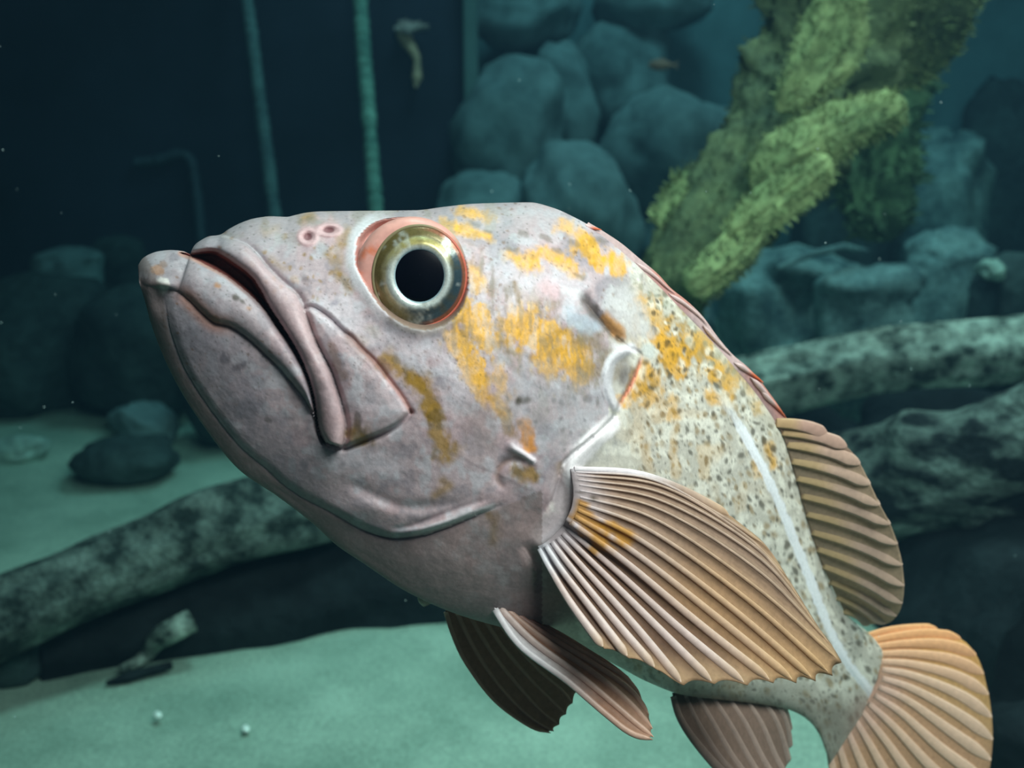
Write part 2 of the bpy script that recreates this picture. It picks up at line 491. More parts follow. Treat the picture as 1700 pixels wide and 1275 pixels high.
def hanging(name, pts, rpx, d, mat, label, cat, seed, group=None):
    c = resample(smooth_curve(pts, 10), 160)
    t = np.linspace(0, 1, 160)
    Q = P(c[:, 0], c[:, 1], np.full(160, d))
    rad = rpx * d / F * (1 + 0.12 * fbm(t * 40, t * 0 + seed, seed=seed, oct=3) + 0.06 * np.sin(t * 260))
    V, f = tube3(Q, rad)
    o = mesh_obj(name, V, f, mat, origin=Q[-1])
    o.location = Q[-1]
    return tag(o, label, cat, group)
M_ROPE = rock_material('algae_rope', s2l(84, 128, 116), s2l(140, 186, 166), 22, 0.5, 0.002)
M_ROPE2 = rock_material('old_rope', s2l(74, 96, 100), s2l(110, 140, 138), 22, 0.5, 0.002)
hanging('rope', [(398, -90), (410, 0), (422, 90), (434, 185), (445, 270), (455, 350), (470, 480), (486, 640)], 10.5, 2.15, M_ROPE2, 'dull grey-green rope hanging above the fish nostrils', 'rope', 3, 'ropes before the dark panel')
hanging('rope', [(591, -90), (598, 0), (604, 90), (611, 180), (618, 270), (624, 350), (634, 480), (645, 630)], 12.0, 2.1, M_ROPE, 'bright green-tinged rope hanging straight above the fish eye', 'rope', 5, 'ropes before the dark panel')
hanging('hose', [(225, 270), (262, 266), (296, 256), (316, 266), (324, 300), (330, 350), (336, 420), (345, 560)], 8.5, 2.31, mat_plain('dim_hose', tuple(s2l(56, 70, 78)), nscale=40), 'faint bent hose against the dark panel', 'hose', 7)

# unidentified tan blotch on the dark panel, given a made-up body
an_ = empty('tan_blotch', P(np.array(690.0), np.array(90.0), np.array(2.2)))
tag(an_, 'small blurred tan blotch with a made-up body on the dark panel beside the bright rope', 'tan_blotch')
ao = np.array(an_.location)
c = resample(smooth_curve([(668, 46), (672, 62), (684, 82), (692, 100), (692, 130), (690, 145)], 8), 40)
V, f = tube3(P(c[:, 0], c[:, 1], np.full(40, 2.25)), np.interp(np.linspace(0, 1, 40), [0, .2, .45, .6, .85, 1], [12, 12, 8, 6, 9, 3]) * 2.25 / F)
mesh_obj('stalk', V, f, mat_plain('blotch_tan', tuple(s2l(176, 150, 120)), nscale=30, namp=0.4), an_, origin=ao)  # tail of the blotch, form made up
for k, (x, y) in enumerate(((662, 36), (672, 33), (684, 36), (700, 38), (712, 44), (655, 48))):
    c = np.array([(674, 52), ((674 + x) / 2, (50 + y) / 2 - 2), (x, y)])
    V, f = tube3(P(c[:, 0], c[:, 1], np.full(3, 2.24 - 0.004 * k)), np.array([7, 6, 4]) * 2.25 / F, 8)
    mesh_obj('blotch_lobe', V, f, mat_plain('blotch_lobe_tan', tuple(s2l(150, 138, 130)), nscale=30), an_, origin=ao)

# ------------------------------------------------------------------ hanging green weed
def weed_mesh(pts, radpx, seed, m=120, n=72, amp=0.45, flat=0.55):
    c = resample(smooth_curve(pts, 10), m)
    Q = P(c[:, 0], c[:, 1], c[:, 2])
    rp = np.interp(np.linspace(0, 1, m), np.linspace(0, 1, len(radpx)), radpx) * c[:, 2] / F
    tg = np.gradient(Q, axis=0); tg /= np.linalg.norm(tg, axis=1)[:, None]
    a = np.cross(tg, FWD); a /= np.linalg.norm(a, axis=1)[:, None]
    bb = np.cross(a, tg)
    q = np.linspace(0, 2 * math.pi, n, endpoint=False)
    s = np.r_[0, np.cumsum(np.linalg.norm(np.diff(Q, axis=0), axis=1))]
    QQ, SS = np.meshgrid(q, s)
    g = fbm(np.cos(QQ) * 1.6 + seed, np.sin(QQ) * 1.6, SS * 14, seed=seed, oct=5)
    g2 = fbm(np.cos(QQ) * 5 + seed, np.sin(QQ) * 5, SS * 22, seed=seed + 9, oct=3)
    R = rp[:, None] * (1 + amp * g + 0.16 * g2)
    ends = np.minimum(1, np.minimum(np.arange(m), np.arange(m)[::-1]) / 8.0) ** 0.5
    R = R * ends[:, None]
    V = Q[:, None] + a[:, None] * (np.cos(QQ) * R)[..., None] + bb[:, None] * (np.sin(QQ) * R * flat)[..., None]
    return V, tg, a, bb, g, Q

M_WEED = rock_material('weed_crust', s2l(60, 74, 54), s2l(112, 126, 86), 14, 0.5, 0.006)
M_WEED_LIT = rock_material('weed_lit', s2l(98, 118, 78), s2l(158, 174, 118), 14, 0.5, 0.004)  # lighter copy of the weed colour for the lobes facing the light
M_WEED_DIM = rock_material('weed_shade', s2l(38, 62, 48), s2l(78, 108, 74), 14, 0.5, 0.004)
weed = empty('hanging_seaweed', P(np.array(1120.0), np.array(470.0), np.array(1.12)))
tag(weed, 'thick hanging mass of fuzzy green seaweed slanting down behind the fish back', 'seaweed')
wo = np.array(weed.location)
def tufts(V, count, seed, lpx, d, parent, mat, bias):
    rng = np.random.default_rng(seed)
    m, n, _ = V.shape
    C0 = V.mean(1)
    VV = []; FF = []
    for k in range(count):
        i = rng.integers(4, m - 4); j = rng.integers(0, n)
        p = V[i, j]; out = p - C0[i]; out /= np.linalg.norm(out) + 1e-9
        dr = out * 0.7 + rng.normal(0, 0.35, 3) + np.array(bias) * 0.7
        dr /= np.linalg.norm(dr)
        l = lpx * d / F * rng.uniform(0.3, 1.0); wd = l * rng.uniform(0.08, 0.16)
        sd_ = np.cross(dr, FWD + rng.normal(0, 0.3, 3)); sd_ /= np.linalg.norm(sd_) + 1e-9
        bnd = np.array([0, 0, -1.0]) * l * rng.uniform(0, 0.25)
        b0 = len(VV)
        VV += [p - sd_ * wd * 0.5, p + sd_ * wd * 0.5, p + dr * l * 0.55 + sd_ * wd + bnd * 0.3, p + dr * l * 0.55 - sd_ * wd + bnd * 0.3, p + dr * l + bnd]
        FF += [(b0, b0 + 1, b0 + 2, b0 + 3), (b0 + 3, b0 + 2, b0 + 4)]
    o = mesh_obj('fuzz', np.array(VV), FF, mat, parent, smooth=False, origin=wo)
    o['kind'] = 'stuff'
    return o
for i, (nm, pts, rad, mat, cnt, lp, fl_, tm, lab) in enumerate([
        ('stem', [(1410, -120, 1.2), (1385, 20, 1.2), (1345, 130, 1.18), (1290, 235, 1.15), (1215, 335, 1.12), (1150, 420, 1.1), (1100, 505, 1.1), (1050, 620, 1.14), (1020, 740, 1.2)], [120, 124, 116, 106, 88, 70, 60, 50, 40], M_WEED, 2600, 17, 0.5, M_WEED, 'dark olive main stem crusted with weed'),
        ('frond', [(1580, -110, 1.22), (1550, 0, 1.22), (1515, 90, 1.24), (1490, 150, 1.26)], [70, 66, 52, 26], M_WEED, 1400, 17, 0.5, M_WEED_LIT, None),
        ('frond', [(1505, 168, 1.06), (1450, 196, 1.06), (1385, 222, 1.05), (1310, 262, 1.04), (1250, 320, 1.04)], [26, 40, 44, 44, 30], M_WEED_LIT, 1500, 16, 0.6, M_WEED_LIT, 'bright yellow-green side frond'),
        ('frond', [(1400, -40, 1.06), (1385, 60, 1.06), (1340, 130, 1.05), (1290, 185, 1.05)], [40, 46, 40, 20], M_WEED_LIT, 1000, 16, 0.6, M_WEED_LIT, None),
        ('frond', [(1380, 262, 1.03), (1330, 300, 1.03), (1265, 350, 1.02), (1205, 400, 1.02)], [26, 34, 30, 20], M_WEED_LIT, 1000, 15, 0.6, M_WEED_LIT, None),
        ('frond', [(1265, 372, 1.02), (1225, 415, 1.02), (1180, 455, 1.02), (1140, 485, 1.02)], [18, 32, 34, 26], M_WEED_LIT, 700, 15, 0.6, M_WEED, None),
        ('frond', [(1150, 290, 1.12), (1120, 335, 1.11), (1095, 380, 1.1)], [14, 22, 16], M_WEED_LIT, 300, 20, 0.6, M_WEED_LIT, None),
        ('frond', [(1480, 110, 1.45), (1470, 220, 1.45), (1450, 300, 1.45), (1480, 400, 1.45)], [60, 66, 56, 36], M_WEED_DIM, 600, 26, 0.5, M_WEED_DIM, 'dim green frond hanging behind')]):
    V, tg, a_, b_, g_, Q_ = weed_mesh(pts, rad, 90 + i, flat=fl_, m=90 if i else 150)
    mm, nn, _ = V.shape
    o = mesh_obj(nm, V.reshape(-1, 3), grid_faces(mm, nn, close_v=True), mat, weed, origin=wo)
    if lab: o['label'] = lab
    tufts(V, cnt, 200 + i, lp, pts[0][2], o, tm, (0.35, -0.3, 0.35))

# ================================================================== THE FISH
# Cross sections are lofted along the spine. For each station: the back point, the belly point
# (both in the fish's flank chart, whose unit is one photo pixel at the head), half width, depth of the spine.
T_PTS = [  # station, x, y : back line
    (0, 229, 441), (0.5, 235, 431), (1, 246, 423), (1.5, 264, 417), (2, 284, 415), (2.5, 304, 417), (2.8, 316, 422), (2.92, 318, 416),
    (3.05, 323, 407), (3.25, 335, 398), (3.45, 348, 392), (3.6, 357, 391), (3.72, 364, 390), (4, 382, 379), (4.3, 402, 369), (4.6, 425, 362),
    (5, 450, 359), (5.4, 476, 360), (5.6, 490, 357), (5.8, 508, 353), (6.1, 530, 351), (7, 600, 350), (8, 690, 349), (8.5, 740, 343), (9, 790, 338), (10, 880, 336),
    (10.4, 915, 344), (11, 960, 364), (11.5, 1000, 388), (12, 1040, 420), (13, 1106, 483), (14, 1166, 546), (15, 1222, 608), (16, 1278, 684), (16.5, 1302, 728), (17, 1318, 778),
    (18, 1343, 868), (19, 1371, 948), (20, 1400, 1010), (20.5, 1418, 1032), (21, 1438, 1047), (22, 1466, 1083), (22.6, 1476, 1118)]
B_PTS = [
    (0, 231, 469), (0.5, 235, 482), (1, 240, 498), (2, 250, 535), (3, 268, 584), (4, 296, 642), (5, 340, 710), (6, 397, 780), (7, 462, 825), (8, 519, 869), (8.6, 560, 906),
    (9, 600, 933), (10, 680, 985), (11, 760, 1020), (12, 850, 1046), (13, 935, 1068), (14, 1010, 1098), (15, 1075, 1132), (16, 1135, 1154), (17, 1200, 1162),
    (18, 1255, 1168), (19, 1305, 1177), (20, 1338, 1193), (21, 1358, 1216), (22, 1371, 1248), (22.6, 1378, 1268)]
W_PTS = [(0, 12), (0.5, 26), (1, 40), (2, 62), (3, 82), (4, 98), (5, 112), (6, 126), (7, 140), (8, 152), (9, 162), (10, 170), (11, 173), (12, 172), (13, 167), (14, 158), (15, 146),
         (16, 132), (17, 116), (18, 98), (19, 80), (20, 62), (21, 46), (22, 34), (22.6, 28)]
Z_PTS = [(0, 0.014), (2, 0.016), (4, 0.018), (7, 0.022), (10, 0.029), (12, 0.040), (14, 0.062), (16, 0.094), (18, 0.132), (20, 0.168), (22, 0.198), (22.6, 0.206)]

NS, NN, NF = 560, 380, 56
def station_curve(pts, s, k):
    a = np.array(pts)
    return pchip(a[:, 0], a[:, k], s)
# stations spaced evenly along the flank
s_f = np.linspace(0, 22.6, 3000)
mx_ = 0.5 * (station_curve(T_PTS, s_f, 1) + station_curve(B_PTS, s_f, 1)); my_ = 0.5 * (station_curve(T_PTS, s_f, 2) + station_curve(B_PTS, s_f, 2))
L_ = np.r_[0, np.cumsum(np.hypot(np.diff(mx_), np.diff(my_)))]
L_ += np.r_[0, np.cumsum(0.5 * np.hypot(np.diff(station_curve(T_PTS, s_f, 1)), np.diff(station_curve(T_PTS, s_f, 2))))]
S = np.interp(np.linspace(0, L_[-1], NS), L_, s_f)
Tx, Ty = station_curve(T_PTS, S, 1), station_curve(T_PTS, S, 2)
Bx, By = station_curve(B_PTS, S, 1), station_curve(B_PTS, S, 2)
Wd, Zc = station_curve(W_PTS, S, 1), station_curve(Z_PTS, S, 1)
th = np.r_[np.linspace(0, math.pi, NN + 1)[:-1], math.pi + np.linspace(0, math.pi, NF + 1)[:-1]]
NT = len(th)
hh = np.cos(th)                                   # +1 back, -1 belly
near = th <= math.pi
bulge_body = (1 - np.abs(hh) ** 2.2) ** (1 / 1.9)
hs = np.where(hh > 0.12, (hh - 0.12) / 0.88, (0.12 - hh) / 1.12)
bulge_head = np.where(hh > 0.12, (1 - hs ** 2.0) ** 0.52, (1 - hs ** 1.75) ** 0.78)
FX = 0.5 * (Tx + Bx)[:, None] + 0.5 * (Tx - Bx)[:, None] * hh[None]
FY = 0.5 * (Ty + By)[:, None] + 0.5 * (Ty - By)[:, None] * hh[None]
kh = sstep(14.5, 10.5, S)[:, None]
BUL = (bulge_head[None] * kh * 1.12 + bulge_body[None] * (1 - kh)) * np.where(near, 1.0, -1.0)[None]

# ---- curves of the head, in chart units
def dist_curve(X, Y, pts, closed=False, pad=1e9):
    """unsigned distance, signed side (+ = left of travel in chart, y down), arc parameter 0..1"""
    pts = np.asarray(pts, float)
    if closed: pts = np.vstack([pts, pts[:1]])
    seg = np.diff(pts, axis=0); ln = np.maximum(np.linalg.norm(seg, axis=1), 1e-9)
    acc = np.r_[0, np.cumsum(ln)]
    shp = X.shape
    d = np.full(shp, 1e6); sd = np.zeros(shp); tt = np.zeros(shp)
    lo = pts.min(0) - pad; hi = pts.max(0) + pad
    m = (X > lo[0]) & (X < hi[0]) & (Y > lo[1]) & (Y < hi[1])
    x = X[m]; y = Y[m]
    bd = np.full(x.shape, 1e6); bs = np.zeros(x.shape); bt = np.zeros(x.shape)
    for k in range(len(seg)):
        ax, ay = pts[k]; sx, sy = seg[k]
        t = np.clip(((x - ax) * sx + (y - ay) * sy) / ln[k] ** 2, 0, 1)
        dx = x - ax - t * sx; dy = y - ay - t * sy
        q = np.hypot(dx, dy)
        u = q < bd
        bd = np.where(u, q, bd)
        bs = np.where(u, np.sign(sx * (y - ay) - sy * (x - ax)), bs)
        bt = np.where(u, (acc[k] + t * ln[k]) / acc[-1], bt)
    d[m] = bd; sd[m] = bs; tt[m] = bt
    return d, sd, tt

def inside(X, Y, poly):
    poly = np.asarray(poly, float)
    r = np.zeros(X.shape, bool)
    lo = poly.min(0); hi = poly.max(0)
    m = (X >= lo[0]) & (X <= hi[0]) & (Y >= lo[1]) & (Y <= hi[1])
    x = X[m]; y = Y[m]; c = np.zeros(x.shape, bool)
    n = len(poly)
    for i in range(n):
        x1, y1 = poly[i]; x2, y2 = poly[(i + 1) % n]
        if y1 == y2: continue
        k = ((y1 > y) != (y2 > y)) & (x < (x2 - x1) * (y - y1) / (y2 - y1) + x1)
        c ^= k
    r[m] = c
    return r

C = smooth_curve
dist_curve_ = dist_curve
GAP_UP = C([(300, 419), (320, 420), (345, 417), (363, 420), (391, 438), (418, 459), (433, 481), (449, 511), (466, 537), (484, 566), (500, 596), (513, 630), (521, 660), (526, 690), (530, 715), (538, 733)])
GAP_LO = C([(300, 421), (320, 428), (347, 442), (376, 458), (408, 483), (438, 512), (458, 541), (481, 573), (500, 606), (513, 638), (519, 663), (523, 690), (528, 716), (536, 735)])
LIP_LO = C([(224, 466), (240, 473), (262, 478), (280, 480), (295, 484), (313, 497), (335, 519), (356, 536), (381, 542), (413, 563), (438, 586), (464, 611), (484, 635), (505, 660), (519, 684)])
LIP_UP = C([(364, 390), (385, 396), (408, 405), (428, 423), (443, 441), (464, 463), (489, 484), (501, 501), (507, 522), (519, 556), (533, 586), (548, 615), (558, 643), (566, 668), (572, 692), (574, 715), (570, 742)])
MAX_TOP = C([(506, 512), (518, 509), (532, 516), (548, 528), (567, 547), (585, 561), (600, 578), (621, 598), (641, 623), (666, 656), (683, 684)])
MAX_BOT = C([(683, 684), (671, 699), (651, 714), (620, 728), (590, 740), (573, 745), (553, 742), (538, 733), (529, 713)])
JAW = C([(262, 462), (270, 478), (276, 505), (283, 546), (300, 596), (320, 634), (358, 690), (400, 741), (440, 775), (471, 803), (501, 824), (532, 840), (562, 856), (593, 874), (624, 887), (654, 893), (685, 891), (715, 885), (746, 874), (776, 861), (807, 847), (838, 835), (862, 827)])
FOLD2 = C([(560, 795), (593, 809), (624, 825), (654, 837), (690, 842), (740, 838), (800, 826)])
FOLD3 = C([(636, 879), (669, 877), (700, 868), (731, 856), (776, 840), (822, 826)])
WHITE_EDGE = C([(650, 889), (672, 885), (700, 880), (740, 868), (780, 854), (828, 838)])
OPERC = C([(958, 488), (985, 520), (1012, 552), (1038, 574), (1062, 587), (1062, 602), (1055, 622), (1044, 645), (1030, 668), (1021, 690), (1004, 708), (976, 733), (950, 754), (934, 772), (925, 800), (916, 830), (895, 862)])
FLAP = C([(1048, 578), (1022, 592), (1010, 612), (1008, 638), (1014, 660), (1022, 676)])
PRE_SPINE = C([(838, 735), (856, 746), (872, 756), (885, 765)])
PRE_HOOK = C([(872, 767), (855, 764), (838, 768), (827, 782), (827, 798), (838, 812)])
PRE_EDGE = C([(826, 470), (846, 500), (862, 545), (866, 600), (868, 650), (865, 700), (850, 735)])
LATERAL = C([(1128, 560), (1160, 605), (1190, 648), (1226, 704), (1260, 765), (1291, 830), (1320, 900), (1346, 966), (1375, 1040), (1402, 1092), (1430, 1130), (1448, 1152)])
SLASH = C([(972, 496), (992, 524), (1010, 545), (1027, 560)])
CHEST = C([(866, 905), (880, 925), (888, 950), (886, 985)])
ORBIT = C([(590, 420), (596, 393), (620, 370), (655, 361), (695, 362), (735, 378), (764, 412), (777, 455), (772, 500), (748, 533), (708, 548), (668, 538), (634, 512), (606, 472), (590, 440)])
CLEI = C([(1016, 702), (995, 722), (972, 745), (955, 765), (948, 785), (957, 815), (950, 850), (925, 885), (897, 905)])

def relief(X, Y):
    def dist_curve(X, Y, pts, closed=False): return dist_curve_(X, Y, pts, closed, 150)
    """height of the skin over the plain loft, chart units"""
    H = np.zeros(X.shape)
    dGU, _, tGU = dist_curve(X, Y, GAP_UP); dGL, _, _ = dist_curve(X, Y, GAP_LO)
    dLL, _, _ = dist_curve(X, Y, LIP_LO); dLU, sLU, tLU = dist_curve(X, Y, LIP_UP)
    # lower lip: a rounded band, upper lip: another, the mouth gap between
    mL = inside(X, Y, np.vstack([[(226, 452), (232, 436), (246, 421), (284, 413), (300, 414)], GAP_LO, LIP_LO[::-1]]))
    a = dGL / (dGL + dLL + 1e-6)
    H += np.where(mL, 24 * np.sqrt(np.clip(1 - (2 * a - 1) ** 2, 0, 1)) * (0.3 + 0.7 * sstep(245, 340, X)), 0)
    mU = inside(X, Y, np.vstack([GAP_UP, LIP_UP[::-1], [(355, 385), (330, 395), (312, 410)]]))
    a = dGU / (dGU + dLU + 1e-6)
    H += np.where(mU, 28 * np.sqrt(np.clip(1 - (2 * a - 1) ** 2, 0, 1)) + 4, 0)
    mG = inside(X, Y, np.vstack([GAP_UP, GAP_LO[::-1]]))
    dg = np.minimum(dGU, dGL)
    H -= np.where(mG, 8 + 60 * sstep(0, 9, dg), 0)
    H -= 14 * np.exp(-(np.minimum(dGU, dGL) / 3.5) ** 2)
    H -= 4 * np.exp(-(dLL / 6.0) ** 2) * sstep(290, 330, X)
    H -= 8 * np.exp(-(dLU / 6.0) ** 2) * sstep(0.02, 0.2, tLU) * (1 - 0.6 * sstep(0.75, 0.95, tLU))
    # maxilla plate
    dMT, sMT, _ = dist_curve(X, Y, MAX_TOP); dMB, _, _ = dist_curve(X, Y, MAX_BOT)
    mM = inside(X, Y, np.vstack([MAX_TOP, MAX_BOT, LIP_UP[::-1][5:62]]))
    mM2 = inside(X, Y, np.vstack([MAX_TOP, MAX_BOT[:41], LIP_UP[::-1][:68]]))
    dm = np.minimum(np.minimum(dMT, dMB), dLU)
    H += np.where(mM2, 12 * sstep(0, 10, dm), 0)
    H += np.where(mM2 & ~mU, 5 * sstep(2, 30, np.minimum(dm, dLU)), 0)
    H -= 10 * np.exp(-(dMB / 3.8) ** 2)
    H -= 6 * np.exp(-(dMT / 3.2) ** 2)
    # the skin above the maxilla's front half overhangs it
    up_side = np.where(mM2, 0, 1) * np.exp(-(dMT / 22)) * sstep(610, 560, X) * sstep(495, 515, X)
    H += 6 * up_side * sstep(0, 8, dMT)
    # lower jaw edge
    dJ, sJ, tJ = dist_curve(X, Y, JAW)
    upper = sJ < 0
    fade = sstep(0.02, 0.12, tJ) * sstep(1.0, 0.88, tJ) * (0.4 + 0.6 * sstep(0.55, 0.75, tJ))
    H += np.where(upper, 11 * np.exp(-dJ / 60.0) * sstep(0, 14, dJ), -9 * np.exp(-dJ / 26)) * fade
    H -= 5 * np.exp(-(dJ / 5.0) ** 2) * fade
    d, s, t = dist_curve(X, Y, FOLD2); e = np.sin(np.pi * np.clip(t, 0, 1)) ** 0.6
    H -= 7 * np.exp(-(d / 11.0) ** 2) * e
    d, s, t = dist_curve(X, Y, FOLD3); e = np.sin(np.pi * np.clip(t, 0, 1)) ** 0.6
    H -= 5 * np.exp(-(d / 5.0) ** 2) * e
    d, s, t = dist_curve(X, Y, WHITE_EDGE); e = np.sin(np.pi * np.clip(t, 0, 1)) ** 0.6
    H += 7 * np.exp(-(d / 6.0) ** 2) * e
    H += 9 * np.exp(-(((X - 610) / 60) ** 2 + ((Y - 845) / 22) ** 2))
    # gill cover
    d, s, t = dist_curve(X, Y, OPERC)
    head = s > 0
    fade = sstep(0, 0.05, t) * sstep(1.0, 0.9, t)
    H += np.where(head, 12 * np.exp(-d / 55.0) * sstep(0, 5, d), -5 * np.exp(-d / 12.0)) * fade
    H -= 5 * np.exp(-(d / 3.5) ** 2) * fade
    d, s, t = dist_curve(X, Y, FLAP); H += 8 * np.exp(-(d / 7.0) ** 2)
    H -= 9 * np.exp(-(((X - 1036) / 13) ** 2 + ((Y - 628) / 24) ** 2))
    d, s, t = dist_curve(X, Y, SLASH)
    H -= 12 * np.exp(-(d / 9.0) ** 2)
    d, s, t = dist_curve(X, Y, PRE_SPINE); H += 9 * np.exp(-(d / (5.0 + 4 * (1 - t))) ** 2) * sstep(0, 0.3, t)
    d, s, t = dist_curve(X, Y, PRE_HOOK); H -= 7 * np.exp(-(d / 7.0) ** 2) * np.sin(np.pi * t) ** 0.5
    d, s, t = dist_curve(X, Y, PRE_EDGE)
    H += np.where(s > 0, 4 * np.exp(-d / 30) * sstep(0, 10, d), -1.5 * np.exp(-d / 14)) * np.sin(np.pi * t)
    # shoulder girdle, chest
    d, s, t = dist_curve(X, Y, CLEI); H += 16 * np.exp(-(d / 14.0) ** 2) * sstep(0, 0.15, t)
    d, s, t = dist_curve(X, Y, CHEST)
    H += np.where(s > 0, 8 * np.exp(-d / 30) * sstep(0, 12, d), -9 * np.exp(-d / 40)) * np.sin(np.pi * t) ** 1.0
    # lateral line
    d, s, t = dist_curve(X, Y, LATERAL); H += 3.5 * np.exp(-(d / 5.0) ** 2) * sstep(0.05, 0.2, t)
    # eye socket
    d, s, t = dist_curve(X, Y, ORBIT, closed=True)
    mo = inside(X, Y, ORBIT)
    H += np.where(mo, 8 - 46 * sstep(0, 14, d), 8 * np.exp(-(d / 17.0) ** 2) + 4 * np.exp(-d / 50.0))
    # knob at the chin, nostrils, small warts
    H += 12 * np.exp(-(((X - 272) / 17) ** 2 + ((Y - 471) / 9) ** 2)) - 10 * np.exp(-(((X - 266) / 14) ** 2 + ((Y - 500) / 16) ** 2))
    for (cx, cy, rx, ry) in ((511, 393, 9, 8), (546, 382, 12, 6)):
        q = np.hypot((X - cx) / rx, (Y - cy) / ry)
        H += 4 * np.exp(-((q - 1.5) / 0.5) ** 2) - 9 * np.exp(-(q / 0.8) ** 2)
    H += 3 * np.exp(-(((X - 487) / 10) ** 2 + ((Y - 465) / 8) ** 2)) + 3 * np.exp(-(((X - 510) / 9) ** 2 + ((Y - 460) / 8) ** 2))
    # soft unevenness of the skin; scale rows on the flank
    H += 2.2 * fbm(X / 70, Y / 70, seed=3) + 0.5 * fbm(X / 14, Y / 14, seed=5, oct=3)
    return H

# ---- the skin's own colours, with some shade painted in
LILAC = s2l(188, 170, 174); GREY = s2l(144, 138, 146); PALE = s2l(196, 197, 204); PINK = s2l(205, 158, 150)
YEL = s2l(226, 170, 62); OLIVE = s2l(150, 116, 42); DARK = s2l(66, 62, 50); CREAM = s2l(228, 226, 214); ORANGE = s2l(206, 140, 70); BROWN = s2l(136, 96, 60); FLANK = s2l(196, 193, 182)

_warp = {}
def blob(X, Y, pts, r, wob=0.5, seed=1, soft=5.0, sc=16.0):
    key = (id(X), X.shape)
    if key not in _warp:
        _warp[key] = (X, 7 * fbm(X / 24, Y / 24, seed=301, oct=3), 7 * fbm(X / 24, Y / 24, seed=302, oct=3), fbm(X / 9, Y / 15, seed=303, oct=3))
    _, wx_, wy_, fine = _warp[key]
    k_ = min(1.0, r / 14.0)
    d, _, _ = dist_curve(X + wx_ * k_, Y + wy_ * k_, np.asarray(pts, float), pad=r * 3 + 30)
    n = 0.55 * fine
    return sstep(soft, -soft, d - r - n * r * wob * 1.6)

def spots(X, Y, cell, rmin, rmax, aspect=1.5, ang=0.0, dens=0.7, seed=0, soft=0.5):
    """irregular roundish flecks, one at most in each cell of a jittered grid"""
    ca, sa = math.cos(ang), math.sin(ang)
    U = (X * ca + Y * sa) / cell; V = (-X * sa + Y * ca) / (cell * aspect)
    ui = np.floor(U).astype(np.int64); vi = np.floor(V).astype(np.int64)
    m = np.zeros(X.shape)
    for du in (-1, 0, 1):
        for dv in (-1, 0, 1):
            a = ui + du; b = vi + dv; z = a * 0
            cx = a + 0.2 + 0.6 * _h(a, b, z, seed); cy = b + 0.2 + 0.6 * _h(a, b, z, seed + 1)
            r = rmin + (rmax - rmin) * _h(a, b, z, seed + 2)
            on = _h(a, b, z, seed + 3) < dens
            q = np.hypot(U - cx, V - cy) * cell
            m = np.maximum(m, np.where(on, sstep(r, r * (1 - soft), q), 0))
    return m

